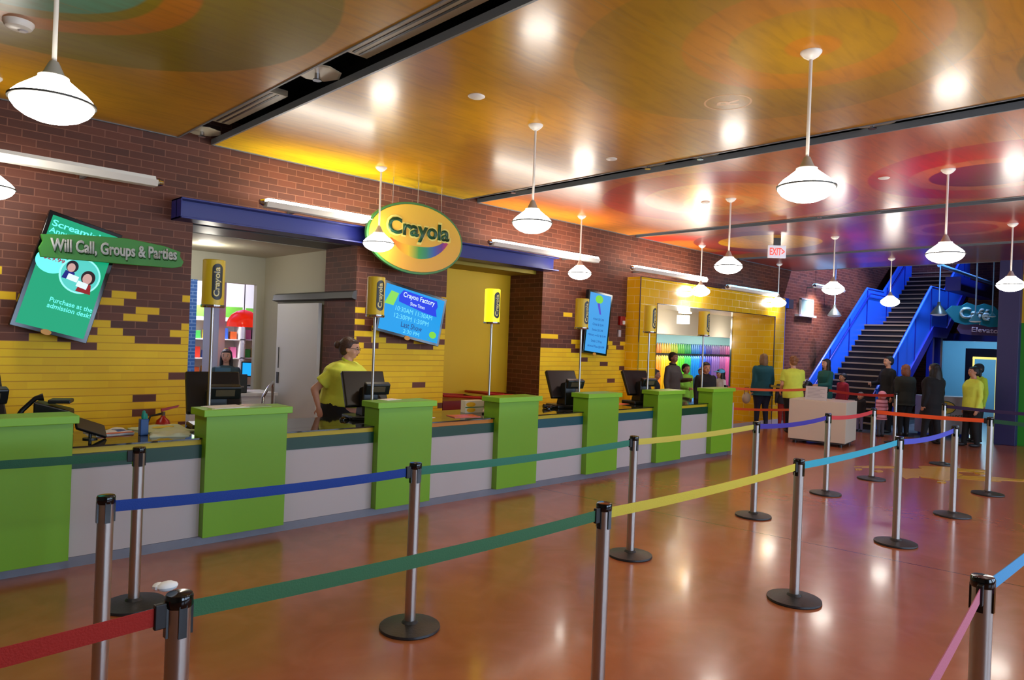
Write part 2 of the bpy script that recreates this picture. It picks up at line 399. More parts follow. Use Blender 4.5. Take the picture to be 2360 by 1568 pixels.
for i, (nm, a, b, c1, c2, rg, nw) in enumerate(CB):
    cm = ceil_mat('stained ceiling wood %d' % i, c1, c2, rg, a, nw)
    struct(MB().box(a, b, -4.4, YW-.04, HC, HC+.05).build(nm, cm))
    t = MB().box(a-.02, a, -4.4, YW-.04, HC-.01, HC+.05) if i else MB()
    t.box(b, b+.015, -4.4, YW-.04, HC-.008, HC+.05); t.box(a, b, YW-.045, YW-.02, HC-.008, HC+.06)
    struct(t.build('trim_%d' % (i+2), M_grey))
struct(MB().box(-3.2, 17, -4.6, YW, 4.0, 4.2).build('ceiling_slab', mat('black void', (6, 6, 7), .9)))

# ceiling fixtures
def disc(name, label, cat, x, y, r, m, group=None):
    o = MB().lathe([(r*.8, -.012), (r, -.004), (r, 0)], 24).build(name, m, smooth=True); tag(o, label, cat, group, (x, y, HC)); return o
disc('ceiling_speaker', 'small round white ceiling speaker between the second and third pendant rows of the amber bay', 'speaker', 3.7, 4.34, .07, M_lwhite)
disc('ceiling_speaker', 'small white ceiling disc near the dark groove in the amber bay', 'speaker', 5.9, 4.67, .06, M_lwhite)
disc('ceiling_speaker', 'small white ceiling disc in the red swirled ceiling bay', 'speaker', 8.39, 2.78, .06, M_lwhite)
disc('ceiling_speaker', 'small white ceiling disc in the red bay above the counter end', 'speaker', 8.45, 5.05, .06, M_lwhite)
disc('ceiling_speaker', 'white ceiling disc left of the hanging exit sign', 'speaker', 12.57, 5.99, .09, M_lwhite)
sd = thing('smoke_detector', 'round white smoke detector on the green ringed ceiling above the tilted teal screen', 'smoke detector', (.82, 5.62, HC))
MB().lathe([(.05, -.05), (.075, -.04), (.09, -.012), (.09, 0)], 28).build('detector_body', M_lwhite, sd, smooth=True)
MB().lathe([(.022, -.058), (.03, -.05), (.03, -.04)], 16, (.025, 0, 0)).build('sensor_cap', M_white, sd, smooth=True)
def sprinkler(x, y, label, octo=True):
    t = thing('ceiling_sprinkler', label, 'sprinkler', (x, y, HC+.06), 0, 'sprinkler heads in the ceiling grooves')
    MB().lathe([(.17, -.006), (.19, 0), (.19, .004)], 8 if octo else 24).build('cover_plate', mat('cream plate', (190, 184, 160), .35), t)
    MB().cyl((0, 0, 0), .02, -.05, .24, 12).cyl((0, 0, 0), .035, -.062, -.055, 12).tube([(.018, 0, -.02), (.022, 0, -.055)], .004).tube([(-.018, 0, -.02), (-.022, 0, -.055)], .004).build('sprinkler_head', M_chrome, t)
for (x, y, l, oc) in [(2.66, 5.04, 'octagonal cream sprinkler plate in the groove between two strip diffusers', True), (2.67, 7.45, 'cream sprinkler plate at the brick end of the first groove', True),
    (6.49, 6.78, 'sprinkler plate in the second groove near the brick wall', False), (6.49, 4.62, 'round sprinkler plate in the second groove, left of its nearest neighbour', False),
    (6.49, 3.96, 'sprinkler disc in the second groove just right of a round sprinkler plate', False), (6.49, 2.26, 'sprinkler plate in the second groove right of the nearest low pendant rod', False),
    (10.38, 4.3, 'sprinkler plate in the third ceiling groove', False), (10.38, 3.5, 'sprinkler plate in the third groove nearer the windows', False)]:
    sprinkler(x, y, l, oc)
for k, (y0, y1, l) in enumerate([(5.75, 7.0, 'short slotted air diffuser at the brick end of the first groove'), (3.15, 4.5, 'long slotted air diffuser in the first groove at the top of the photo')]):
    t = thing('slot_diffuser', l, 'air vent', (2.68, (y0+y1)/2, HC+.06), 0, 'slot diffusers in the first groove')
    h = (y1-y0)/2; MB().box(-.085, .085, -h, h, 0, .05).box(-.02, .02, -h*.8, -h*.8+.04, .05, .24).box(-.02, .02, h*.8-.04, h*.8, .05, .24).build('diffuser_frame', mat('beige vent', (150, 138, 112), .4), t)
    MB().box(-.055, -.035, -h+.03, h-.03, -.003, .002).box(.0, .02, -h+.03, h-.03, -.003, .002).build('air_slot', M_black, t)
# registered-mark inlay on the ceiling
ro = thing('ceiling_inlay', 'pale circled letter R inlaid in the amber ceiling panel', 'ceiling mark', (5.1, 2.88, HC-.001))
rm = mat('pale wood inlay', (226, 176, 104), .3)
RT = Matrix.Rotation(PI, 4, 'X') @ Matrix.Rotation(math.radians(150), 4, 'Z')
text('R', .13, .17, rm, ro, RT, 'lettering', 0, .02)
k = 40; vs = []; fs = []
for i in range(k):
    a = 2*PI*i/k
    for r in (.17, .186): vs.append((r*math.cos(a), r*math.sin(a), 0))
for i in range(k): j = (i+1) % k; fs.append((2*i, 2*j, 2*j+1, 2*i+1))
MB().add(vs, fs).build('ring', rm, ro)

# ------------------------------------------------------------------ recess 1 (cream vestibule), recess 2 (yellow)
wallbox('wall_recess_a', M_dkgrey, 2.70, 4.70, 7.86, 8.48, 2.845, 2.86)
wallbox('ceiling_recess', M_cream, 2.0, 4.72, 8.48, 10.35, 2.84, 2.9)
wallbox('wall_recess_b', M_cream, 4.72, 4.84, 8.46, 10.35, 0, 2.9)
m = MB(); m.box(4.6, 5.9, 10.35, 10.45, 0, 2.9); m.box(3.62, 4.6, 10.35, 10.45, 2.42, 2.9); m.box(1.9, 3.62, 10.35, 10.45, 2.42, 2.9)
struct(m.build('wall_recess_back', M_cream))
wallbox('wall_recess_left', M_cream, 1.9, 2.0, 8.48, 10.45, 0, 2.9)
# blue printed brick panel with text rows
n = NT('blue printed wall'); u = n.f('ADD', n.x, n.y); row, col, mh, mv, mm = grid_cells(n, u, n.z, .16, .05, .006)
MBW = n.out(n.mix(mm, C3((48, 104, 190)), C3((120, 160, 220))), .5)
wallbox('wall_recess_blue', MBW, 3.16, 3.70, 10.28, 10.35, 0, 2.42)
wallbox('wall_recess_c', M_ywall, 6.15, 8.10, 8.45, 8.55, 0, 2.9)
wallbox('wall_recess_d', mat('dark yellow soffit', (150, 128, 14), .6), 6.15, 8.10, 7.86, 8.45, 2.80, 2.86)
MB_ = MB().box(3.35, 4.55, 0, 0, 0, 0)
# downlight in vestibule ceiling
o = MB().lathe([(.06, -.006), (.075, 0)], 20).build('downlight', mat('downlight glow', (255, 240, 210), .4, em=6), smooth=True); tag(o, 'small lit downlight in the pale vestibule ceiling', 'downlight', None, (3.35, 9.1, 2.84))

# lintel beams (I section)
def beam(x0, x1, label):
    t = MB(); z0, z1 = 2.84, 3.05; y0 = 7.42; y1 = YW
    t.box(x0, x1, y0, y1, z0, z0+.018); t.box(x0, x1, y0, y1, z1-.018, z1); t.box(x0, x1, y0+.12, y0+.14, z0, z1); t.box(x0, x0+.012, y0, y1, z0, z1)
    o = t.build('lintel_beam', M_blue, bevel=.003); tag(o, label, 'steel beam', 'blue lintel beams'); return o
beam(2.48, 4.86, 'navy blue steel beam over the opening with the cream sliding door')
beam(6.05, 8.16, 'navy blue steel beam over the yellow recess')

# sliding door and track on the vestibule side wall
t = thing('sliding_door', 'white sliding door hung from a dark track against the brick return', 'door', (4.66, 9.1, 0))
MB().box(-.02, .03, -.58, .62, .02, 2.13).build('door_panel', M_wpaint, t, bevel=.004)
MB().box(-.035, -.02, .50, .56, .98, 1.14).build('flush_handle', M_dkgrey, t)
MB().box(-.03, -.02, .52, .53, 1.2, 1.5).build('key_strip', M_dkgrey, t)
o = MB().prism([(0, 0), (.05, -.02), (.07, -.1), (.0, -.12)], 0, 2.2, Matrix.Translation((4.69, 9.86, 2.28)) @ Matrix(((-1, 0, 0, 0), (0, 0, -1, 0), (0, 1, 0, 0), (0, 0, 0, 1)))).build('door_track', M_dkgrey)
tag(o, 'dark grey sliding door track across the brick return', 'door track')
o = MB().box(2.70, 2.78, 8.2, 8.9, 2.12, 2.25).build('door_track', M_dkgrey); tag(o, 'stub of dark door track at the brick edge above the blue printed wall', 'door track')
# curved handrail
o = MB().tube([(4.25, 8.4, .86), (4.25, 8.4, .95), (4.4, 8.6, 1.04), (4.6, 8.9, 1.1), (4.68, 9.05, 1.08), (4.70, 9.1, 1.02), (4.70, 9.1, .7)], .018, 10).build('handrail', M_chrome, smooth=True)
o.location = (-.55, -.35, -.02); tag(o, 'bent silver handrail in front of the white sliding door', 'handrail')

# ------------------------------------------------------------------ yellow tiled portal
pm = MB()
pm.box(10.32, 10.85, 7.4, 8.48, 0, 2.95); pm.box(15.6, 16.1, 7.4, 8.48, 0, 2.95); pm.box(10.85, 15.6, 7.4, 8.48, 2.5, 2.95)
struct(pm.build('wall_portal', M_tile))
m = MB(); m.box(10.845, 10.86, 7.39, 7.41, 0, 2.5); m.box(15.59, 15.605, 7.39, 7.41, 0, 2.5); m.box(10.845, 15.605, 7.39, 7.41, 2.49, 2.505); m.box(10.32, 16.1, 7.392, 7.41, 2.945, 2.957); m.box(10.313, 10.325, 7.392, 7.41, 0, 2.957)
m.box(15.585, 15.6, 8.46, 8.50, 0, 2.5)
struct(m.build('trim_8', M_chrome))
struct(MB().box(10.32, 16.1, 7.395, 7.4, 0, .12).build('baseboard_portal', M_white))
# craft store behind the portal
wallbox('wall_store_back', mat('store back wall', (90, 130, 130), .6), 10.3, 21.5, 10.3, 10.4, 0, 3.2)
wallbox('wall_store_left', M_cream, 10.25, 10.32, 8.48, 10.4, 0, 3.2)
wallbox('wall_store_right', M_cream, 21.5, 21.6, 7.95, 10.4, 0, 3.2)
wallbox('ceiling_store', M_cream, 10.3, 21.5, 8.48, 10.4, 2.7, 2.76)
wallbox('ceiling_store_drop', mat('warm white soffit', (226, 214, 190), .7), 10.32, 21.5, 9.7, 10.3, 2.02, 2.7)
for (x, y, z_, l) in [(13.9, 8.72, 2.58, 'square lit lantern lamp near the top of the portal opening'), (14.36, 9.05, 2.36, 'square lit lantern lamp just under another in the portal')]:
    t = thing('lantern_lamp', l, 'lamp', (x, y, z_), 0, 'lantern lamps in the craft store')
    MB().box(-.11, .11, -.11, .11, -.10, .10).build('lit_shade', mat('lantern glow', (255, 240, 205), .5, em=2), t, bevel=.01)
    MB().tube([(0, 0, .1), (0, 0, 2.7-z_)], .006).build('suspension_rod', M_dkgrey, t)
    MB().box(-.04, .04, -.04, .04, .1, .12).build('lamp_cap', M_dkgrey, t)

# rainbow display: hanging strands in two tiers
NS = 46
hues = [(196, 60, 40), (226, 110, 30), (250, 150, 40), (246, 196, 30), (190, 210, 20), (90, 200, 40), (40, 180, 90), (20, 130, 210), (30, 90, 220), (70, 60, 150), (120, 90, 160), (150, 80, 140), (200, 90, 150), (220, 120, 170)]
names = ['red', 'orange', 'light orange', 'golden', 'yellow green', 'green', 'sea green', 'sky blue', 'blue', 'indigo', 'lavender', 'plum', 'pink', 'light pink']
protos = {}
for i in range(NS):
    k = min(13, int(i/NS*14)); x = 14.2 + i*.108
    if k not in protos:
        mm_ = mat('strand '+names[k], hues[k], .3, coat=.5, em=.12)  # faint glow put into the strand colour; the strands are no lamps
        t = thing('hanging_strand', '%s hanging strand column in the rainbow display behind the portal' % names[k], 'display', (x, 10.22, 0), 0, '%s strands of the rainbow display' % names[k])
        MB().lathe([(.028, .6), (.05, .8), (.042, 1.15), (.05, 1.42), (.018, 1.48)], 10).build('lower_pack', mm_, t, smooth=True)
        MB().lathe([(.04, 1.54), (.045, 1.6), (.03, 1.75), (.008, 1.8)], 10).build('upper_pack', mat('strand dark '+names[k], tuple(int(v*.7) for v in hues[k]), .4), t, smooth=True)
        MB().tube([(0, .07, 1.5), (0, -.02, 1.5)], .006, 6).tube([(0, .07, 1.8), (0, -.02, 1.8)], .006, 6).build('hook', M_chrome, t)
        protos[k] = t
    else: dup(protos[k], (x, 10.22, 0))
o = MB().box(14, 19.3, 10.26, 10.3, 1.49, 1.53).build('display_rail', M_dkgrey); tag(o, 'dark rail carrying the lower tier of rainbow strands', 'rail')

# blue door frame at the far end of the portal
t = thing('door_frame', 'blue steel door frame between the yellow tiled portal and the stairwell brick', 'door frame', (16.3, 7.62, 0))
MB().box(-.14, .2, -.05, .08, 0, 2.75).build('jamb', mat('mid blue frame', (62, 88, 176), .4), t)
MB().box(-.14, .25, -.10, .08, 2.75, 2.98).build('head_box', mat('bright blue head', (30, 90, 230), .4), t)
MB().box(.25, .55, -.08, .08, 2.75, 2.97).build('beam_stub', M_dkgrey, t)

# ------------------------------------------------------------------ linear wall lights
def wall_light(x0, x1, lit, label, z_=3.1, mt=None):
    L = x1-x0; t = thing('wall_strip_light', label, 'wall light', ((x0+x1)/2, 7.35, z_), 0, 'linear strip lights along the brick wall')
    T = Matrix.Translation((-L/2, 0, 0)) @ Matrix(((0, 0, 1, 0), (1, 0, 0, 0), (0, 1, 0, 0), (0, 0, 0, 1)))
    MB().prism([(-.075, .01), (-.05, -.05), (.05, -.05), (.075, .01)], 0, L, T).build('housing', M_lwhite if lit else M_grey, t, bevel=.004)
    MB().prism([(-.068, .0105), (-.045, .045), (.045, .045), (.068, .0105)], .02, L-.02, T).build('lit_diffuser', mt or M_tube, t)
    for e in (-1, 1):
        MB().lathe([(.03, 0), (.04, .02), (.025, .06)], 14, T=Matrix.Translation((e*L/2, 0, 0)) @ Matrix.Rotation(e*PI/2, 4, 'Y')).build('end_cap', M_chrome, t, smooth=True)
    for e in (-.6, .6): MB().box(e*L/2-.015, e*L/2+.015, 0, .34, -.03, 0).build('bracket', M_grey, t)
wall_light(-.6, 2.22, True, 'dim strip light high on the brick above the tilted teal screen', 3.14, mat('dim tube', (190, 190, 185), .3, em=.25))
wall_light(3.32, 5.5, True, 'bright strip light above the navy beam, running behind the oval sign', 3.12)
wall_light(6.65, 9.0, True, 'bright strip light above the navy beam of the yellow recess', 3.1)
wall_light(10.0, 12.4, True, 'bright strip light just above the tiled portal', 3.07)
wall_light(13.3, 15.5, True, 'bluish dim strip light above the far end of the tiled portal', 3.0, M_tubeb)
wall_light(17.6, 19.4, True, 'cyan strip light on the stairwell brick above the small window', 3.38, M_tubeb)
spot('strip_wash', (18.3, 7.1, 3.25), (18.3, 7.7, 2.4), 60, (1, .85, .85), 110, .5)

# small stairwell window
t = thing('wall_hatch', 'small pale framed hatch window with sill on the stairwell brick', 'window', (17.92, 7.7, 2.84))
MB().box(-.36, .36, -.03, 0, -.2, .2).build('pane', mat('pale hatch', (150, 190, 200), .3), t)
m = MB(); m.box(-.38, -.35, -.05, 0, -.2, .22); m.box(.35, .38, -.05, 0, -.2, .22); m.box(-.38, .38, -.05, 0, .19, .23); m.box(-.62, .4, -.12, 0, -.24, -.19); m.build('frame', M_wpaint, t)

# ------------------------------------------------------------------ pendants
PG = 'opal glass schoolhouse pendants'
def pendant(x, y, label):
    t = thing('pendant_lamp', label, 'pendant lamp', (x, y, HC), 0, PG)
    MB().lathe([(.0, -.055), (.02, -.05), (.05, -.03), (.068, -.008), (.068, 0)], 24, cap=False).build('canopy', M_lwhite, t, smooth=True)
    MB().cyl((0, 0, 0), .011, -.72, -.04, 12).build('rod', M_lwhite, t, smooth=True)
    MB().lathe([(.012, -.69), (.02, -.695), (.048, -.758), (.067, -.768), (.067, -.779)], 24).build('fitter', mat('grey fitter', (190, 186, 176), .45), t, smooth=True)
    MB().lathe([(.064, -.778), (.078, -.790), (.11, -.816), (.15, -.848), (.172, -.872), (.178, -.886)], 36, cap=False).build('upper_glass', M_bulb, t, smooth=True)
    MB().lathe([(.176, -.884), (.187, -.887), (.187, -.897), (.176, -.900)], 36, cap=False).build('metal_band', mat('grey band', (70, 69, 64), .5), t, smooth=True)
    MB().lathe([(.178, -.896), (.175, -.912), (.155, -.940), (.12, -.965), (.075, -.983), (.035, -.990), (.0, -.992)], 36, cap=False).build('lower_glass', M_bulb, t, smooth=True)
    return t
PL = {
 (.74, 4.05): 'largest pendant lamp at the left, hanging before the brown and green ceiling bay', (.87, 7.05): 'pendant lamp cut by the left frame edge below the strip light',
 (4.57, 1.99): 'large low pendant at centre right, rod dropping from the circled swirl in the amber bay', (4.55, 4.49): 'pendant over the gap between the oval sign and the navy beam end', (4.57, 7.03): 'pendant hanging in front of the oval yellow sign',
 (8.39, 2.15): 'pendant hanging in front of the upper stair flight', (8.44, 4.67): 'pendant just left of the exit sign, second largest of the red bay', (8.31, 7.12): 'pendant close to the brick between the navy beam end and the blue price screen',
 (12.31, 2.3): 'pendant at the right edge before the purple column and green wall', (12.24, 4.8): 'pendant in front of the left stair balustrade', (12.04, 7.23): 'pendant close to the brick above the tiled portal opening',
 (15.59, 4.96): 'small pendant in front of the lower stair treads', (15.5, 7.3): 'smallest pendant hanging before the far corner of the tiled portal',
 (.75, 1.9): 'pendant lamp above the nearest queue posts', (4.57, -.6): 'pendant lamp near the windows in the amber bay', (8.4, -.5): 'pendant lamp near the windows in the red bay', (12.3, -.4): 'pendant lamp near the windows in the far bay'}
p0 = None
for (x, y), l in PL.items():
    if p0 is None: p0 = pendant(x, y, l)
    else: dup(p0, (x, y, HC), label=l)

# exit sign
t = thing('exit_sign', 'white exit sign with red letters hanging from the ceiling', 'exit sign', (11.9, 5.66, HC-.10), math.radians(-45))
MB().box(-.155, .155, -.02, .02, -.25, -.03).build('sign_panel', mat('exit panel', (205, 205, 215), .4, em=.25), t, bevel=.004)
MB().box(-.06, .06, -.015, .015, -.03, .10).build('sign_bracket', M_dkgrey, t)
text('EXIT>', .26, .13, mat('exit red', (240, 70, 60), .4, em=.8), t, FACE(0, -.022, -.14), 'lettering', .002, .02)

# ------------------------------------------------------------------ counter
t = thing('ticket_counter', 'long ticket counter base with dark glass worktop running behind the green pillars', 'counter', (0, 0, 0))
MB().box(-3, 10.50, 5.90, 6.45, 0, .845).build('base_cabinet', M_white, t)
MB().box(-3, 10.52, 5.884, 6.55, .848, .86).build('glass_worktop', M_glass, t)
MB().box(10.50, 10.54, 5.64, 6.5, 0, .845).build('end_panel', M_white, t)
MB().box(-3, 10.50, 5.70, 5.899, 0, .072).build('plinth', M_kick, t)
for (a, b, l) in [(-.33, .58, 'counter bay left of the nearest pillar'), (1.22, 2.13, 'counter bay with shirts and cup on its glass top'), (2.81, 3.73, 'counter bay of white panel and green band before the staff woman'), (4.37, 5.29, 'counter bay with orange strip beneath the magazine'),
        (5.92, 6.82, 'counter bay with teal band before the brown jamb'), (7.45, 8.35, 'counter bay with teal band in front of the portal side'), (8.97, 9.83, 'last counter bay with a white panel at the far end')]:
    t = thing('counter_bay', l, 'counter', (a, 5.70, 0), 0, 'counter bays'); w_ = b-a; a = .001; b = w_-.001
    MB().box(a, b, 0, .18, .074, .70).build('white_panel', M_white, t)
    MB().box(a, b, -.005, .18, .70, .805).build('green_band', mat('teal band', (12, 80, 92), .35) if 'teal' in l else M_dkgreen, t)
    MB().box(a, b, .012, .18, .805, .845).build('yellow_strip', mat('orange strip', (214, 128, 30), .4) if 'orange' in l else M_yellow, t)
    MB().box(a, b, -.012, .18, .848, .86).build('glass_edge', M_glass, t)
PX = [(.58, 1.22), (2.13, 2.81), (3.73, 4.37), (5.29, 5.92), (6.82, 7.45), (8.35, 8.97), (9.83, 10.46)]
pl = ['nearest lime green counter pillar at the left frame edge', 'lime green counter pillar with a white sheet on top', 'lime green pillar in front of the staff woman\'s terminal', 'lime green pillar below the lit yellow lamp sign', 'lime green pillar in front of the grey portal side terminal by the brown jamb', 'lime green pillar left of the last counter gap', 'last lime green pillar at the far counter end']
for (a, b), l in zip(PX, pl):
    t = thing('counter_pillar', l, 'pillar', ((a+b)/2, 5.62, 0), 0, 'lime green counter pillars'); h = (b-a)/2
    MB().box(-h, h, 0, .25, .074, 1.035).build('pillar_body', M_green, t, bevel=.003)
    MB().box(-h-.03, h+.03, -.03, .262, 1.035, 1.09).build('pillar_cap', mat('lime cap', (128, 190, 36), .42), t, bevel=.004)
# lamp signs on poles
M_tagy = mat('yellow lamp sign', (222, 188, 24), .4); M_taglit = mat('lit yellow lamp sign', (255, 226, 20), .4, em=1.3, emc=(255, 224, 12))
M_pill = mat('black oval', (18, 18, 16), .4)
def lamp_sign(x, lit, label):
    t = thing('lamp_sign', label, 'lamp sign', (x, 5.95, .86), 0, 'yellow cylinder lamp signs on steel poles')
    R_ = .088; D = .23
    MB().cyl((0, 0, 0), .013, 0, 1.07, 12).build('pole', M_steel, t, smooth=True)
    MB().cyl((0, 0, 0), .03, 0, .008, 16).build('pole_foot', M_steel, t)
    MB().lathe([(.09, 1.045), (.094, 1.05), (.094, 1.068), (.088, 1.072)], 32).build('steel_collar', M_chrome, t, smooth=True)
    MB().lathe([(R_, 1.07), (R_, 1.44), (R_-.006, 1.445)], 40).build('cylinder_shade', M_taglit if lit else M_tagy, t, smooth=True)
    def wr(rad): return lambda c: Vector((rad_(c, rad)[0], rad_(c, rad)[1], 1.26+c.y))
    def rad_(c, rad):
        a = -PI/2 + c.x/R_; rr = rad+c.z; return rr*math.cos(a), rr*math.sin(a)
    # pill patch
    def patch(w_, h_, rr, name, m):
        po = pill(w_, h_, 14); vs = []; fs = []; n_ = 14; ys = [h_/2*math.cos(PI*k/28) for k in range(29)]
        r = w_/2; nx = 7
        for yv in ys:
            e = max(0, abs(yv)-(h_/2-r)); hw = math.sqrt(max(r*r-e*e, 1e-9))
            for k in range(nx):
                u = -hw+2*hw*k/(nx-1); a = -PI/2+u/R_; vs.append((rr*math.cos(a), rr*math.sin(a), 1.26+yv))
        for i in range(28):
            for k in range(nx-1): q = i*nx+k; fs.append((q, q+1, q+nx+1, q+nx))
        return MB().add(vs, fs).build(name, m, t, smooth=True)
    patch(.088, .30, R_+.0012, 'oval_mark', M_pill)
    rot = Matrix.Rotation(PI/2, 4, 'Z')
    text('Crayola', .245, .062, mat('yellow outline letters', (240, 214, 60), .4), t, None, 'letter_outline', 0, .035, wrap=lambda c: wr(R_+.0018)(rot @ c))
    text('Crayola', .235, .052, M_pill, t, None, 'lettering', 0, 0, wrap=lambda c: wr(R_+.0026)(rot @ c))
    text('Crayola', .235, .052, mat('cream letters', (236, 228, 190), .4), t, None, 'letter_face', 0, -.012, wrap=lambda c: wr(R_+.0034)(rot @ c))
    return t
for x, lit, l in [(2.27, False, 'yellow cylinder lamp sign on the pillar with white sheet, before the vestibule'), (3.86, False, 'yellow cylinder lamp sign in front of the blue show times screen'), (5.43, True, 'brightly lit yellow cylinder lamp sign in front of the yellow recess'),
    (7.02, False, 'yellow cylinder lamp sign beside the blue price list screen'), (8.55, False, 'yellow cylinder lamp sign before the left side of the tiled portal'), (10.05, False, 'yellow cylinder lamp sign seen within the portal opening, farthest of its row')]:
    lamp_sign(x, lit, l)

# ------------------------------------------------------------------ POS terminals and counter clutter
def terminal(x, y, rz, label):
    t = thing('sales_terminal', label, 'cash register', (x, y, .86), rz, 'black sales terminals on the counter')
    # local: screen faces +Y (staff), customers see its back
    MB().prism([(-.16, -.13), (.16, -.13), (.17, .12), (-.17, .12)], 0, .035).build('terminal_base', M_black, t, bevel=.01)
    T = Matrix.Translation((0, 0, .03)) @ Matrix(((0, 0, 1, 0), (1, 0, 0, 0), (0, 1, 0, 0), (0, 0, 0, 1)))
    MB().prism([(-.12, 0), (.06, 0), (-.02, .24), (-.12, .26)], -.07, .07, T).build('terminal_neck', M_black, t, bevel=.012)
    T2 = Matrix.Translation((0, .03, .24)) @ Matrix.Rotation(math.radians(-28), 4, 'X')
    MB().box(-.19, .19, -.02, .03, -.15, .18, T2).build('screen_housing', M_black, t, bevel=.012)
    MB().box(-.165, .165, .031, .033, -.12, .15, T2).build('touch_screen', mat('dark screen', (20, 26, 34), .1, em=.3, emc=(40, 70, 110)), t)
    T3 = Matrix.Translation((.05, -.12, .27)) @ Matrix.Rotation(math.radians(20), 4, 'X')
    MB().box(-.11, .11, -.03, .03, -.05, .05, T3).build('customer_display', M_black, t, bevel=.01)
    MB().box(-.065, .065, -.032, -.031, -.022, .028, T3).build('display_window', mat('amber grey lcd', (90, 78, 60), .3), t)
    t.scale = (1.2, 1.2, 1.2)
    return t
terminal(2.44, 6.28, math.radians(-12), 'black sales terminal behind the pillar with the white sheet')
for (x, y, l, r) in [(3.98, 6.25, 'black sales terminal in front of the staff woman in lime shirt', -12), (7.02, 6.2, 'black sales terminal before the brick painted yellow under the price screen', -15), (8.62, 6.15, 'black sales terminal before the tiled portal side', -15), (.72, 6.4, 'black terminal cut by the left frame edge', 10)]:
    terminal(x, y, math.radians(r), l)
def mouse(x, y, label, rz=0):
    t = thing('computer_mouse', label, 'mouse', (x, y, .86), rz, 'black mice on the counter')
    MB().ell((0, 0, .005), (.055, .032, .032), 16, 10).build('mouse_body', M_blackg, t, smooth=True)
    MB().box(.01, .04, -.003, .003, .03, .036).build('scroll_wheel', M_grey, t)
mouse(3.72, 6.22, 'glossy black mouse on the glass counter near the staff woman')
mouse(6.68, 6.15, 'glossy black mouse beside the terminal by the brown jamb')
# phone behind the first pillar
t = thing('desk_phone', 'black desk phone with handset behind the nearest green pillar', 'telephone', (1.24, 6.32, .86), math.radians(-20))
MB().prism([(-.12, 0), (.12, 0), (.12, .2), (-.12, .27)], -.1, .1, Matrix(((1, 0, 0, 0), (0, 0, 1, 0), (0, 1, 0, 0), (0, 0, 0, 1)))).build('phone_body', M_black, t, bevel=.01)
MB().tube([(-.24, -.06, .10), (-.2, -.04, .2), (-.12, -.03, .29), (-.07, -.02, .30)], [.028, .018, .018, .03], 12).build('handset', M_black, t, smooth=True)
MB().box(-.03, .12, -.1, .06, .255, .285).build('phone_display', M_black, t, bevel=.008)
# tilted black tablet
t = thing('card_reader', 'tilted black card reader screen leaning at the nearest pillar on the counter', 'card reader', (1.42, 6.02, .86), math.radians(15))
MB().box(-.12, .12, -.012, .012, -.06, .07, Matrix.Translation((0, 0, .085)) @ Matrix.Rotation(math.radians(22), 4, 'Y') @ Matrix.Rotation(math.radians(-50), 4, 'X')).build('reader_screen', M_black, t, bevel=.006)
MB().cyl((0, 0, 0), .05, 0, .01, 20).tube([(0, 0, 0), (0, 0, .08)], .012).build('reader_stand', M_black, t)
t = thing('card_reader', 'small tilted black card reader by the pillar with the white sheet', 'card reader', (2.98, 6.2, .86), math.radians(-30))
MB().box(-.07, .07, -.01, .01, -.05, .06, Matrix.Translation((0, 0, .10)) @ Matrix.Rotation(math.radians(20), 4, 'Y')).build('reader_screen', M_black, t, bevel=.006)
MB().ell((0, 0, .02), (.06, .04, .03)).tube([(0, 0, 0), (0, 0, .09)], .012).build('reader_stand', M_black, t)
# cup with sponge top
t = thing('pencil_cup', 'small blue square cup with teal tops on the counter', 'cup', (1.80, 6.05, .86))
MB().box(-.03, .03, -.03, .03, 0, .13).build('cup_body', mat('blue plastic', (32, 78, 140), .4), t, bevel=.005)
MB().lathe([(.012, .12), (.02, .15), (.012, .19), (.0, .2)], 10).lathe([(.012, .1), (.016, .14), (.01, .17)], 10, (.018, .01, 0)).build('crayon_tops', mat('teal tops', (20, 140, 120), .5), t, smooth=True)
# folded shirts with print
def cloth(name, label, cat, x, y, w_, d_, m, rz, seed, z_=.86, amp=.012):
    rnd = random.Random(seed); n_ = 14; vs = []; fs = []
    for i in range(n_+1):
        for j in range(n_+1):
            u = i/n_-.5; v = j/n_-.5; e = max(abs(u), abs(v))*2
            hh = amp*(1.2+math.sin(u*9+seed)*math.cos(v*7+seed*2))*(1 if e < .9 else .25)
            wob = .04*math.sin(v*11+seed)*w_ if abs(u) > .4 else 0
            vs.append((u*w_+wob, v*d_+.03*math.sin(u*9+seed)*d_, hh+.004))
    for i in range(n_):
        for j in range(n_): a = i*(n_+1)+j; fs.append((a, a+1, a+n_+2, a+n_+1))
    k = len(vs); vs2 = [(a, b, 0) for a, b, c in vs]; fs2 = [tuple(q+k for q in f)[::-1] for f in fs]
    rim = [i*(n_+1) for i in range(n_+1)]+[n_*(n_+1)+j for j in range(1, n_+1)]+[i*(n_+1)+n_ for i in range(n_-1, -1, -1)]+[j for j in range(n_-1, 0, -1)]
    fs3 = [(rim[i], rim[(i+1) % len(rim)], rim[(i+1) % len(rim)]+k, rim[i]+k) for i in range(len(rim))]
    o = MB().add(vs+vs2, fs+fs2+fs3).build(name, m, smooth=True); tag(o, label, cat, None, (x, y, z_), rz); return o
s1 = cloth('folded_shirt', 'pale green shirt with yellow oval print laid on the glass counter', 'shirt', 2.02, 6.3, .36, .42, mat('pale green cotton', (200, 206, 160), .9), .2, 1)
MB().prism(ellipse(.2, .11), .021, .024).build('printed_oval', mat('shirt print yellow', (224, 196, 60), .8), s1)
s2 = cloth('folded_shirt', 'crumpled pale shirt against the pillar with the white sheet', 'shirt', 1.98, 5.97, .28, .26, mat('pale cotton', (205, 208, 176), .9), -.3, 3)
s3 = cloth('printed_bag', 'white plastic bag with orange and blue print on the counter', 'bag', 1.62, 6.28, .28, .26, mat('white plastic bag', (216, 212, 208), .5), .1, 5)
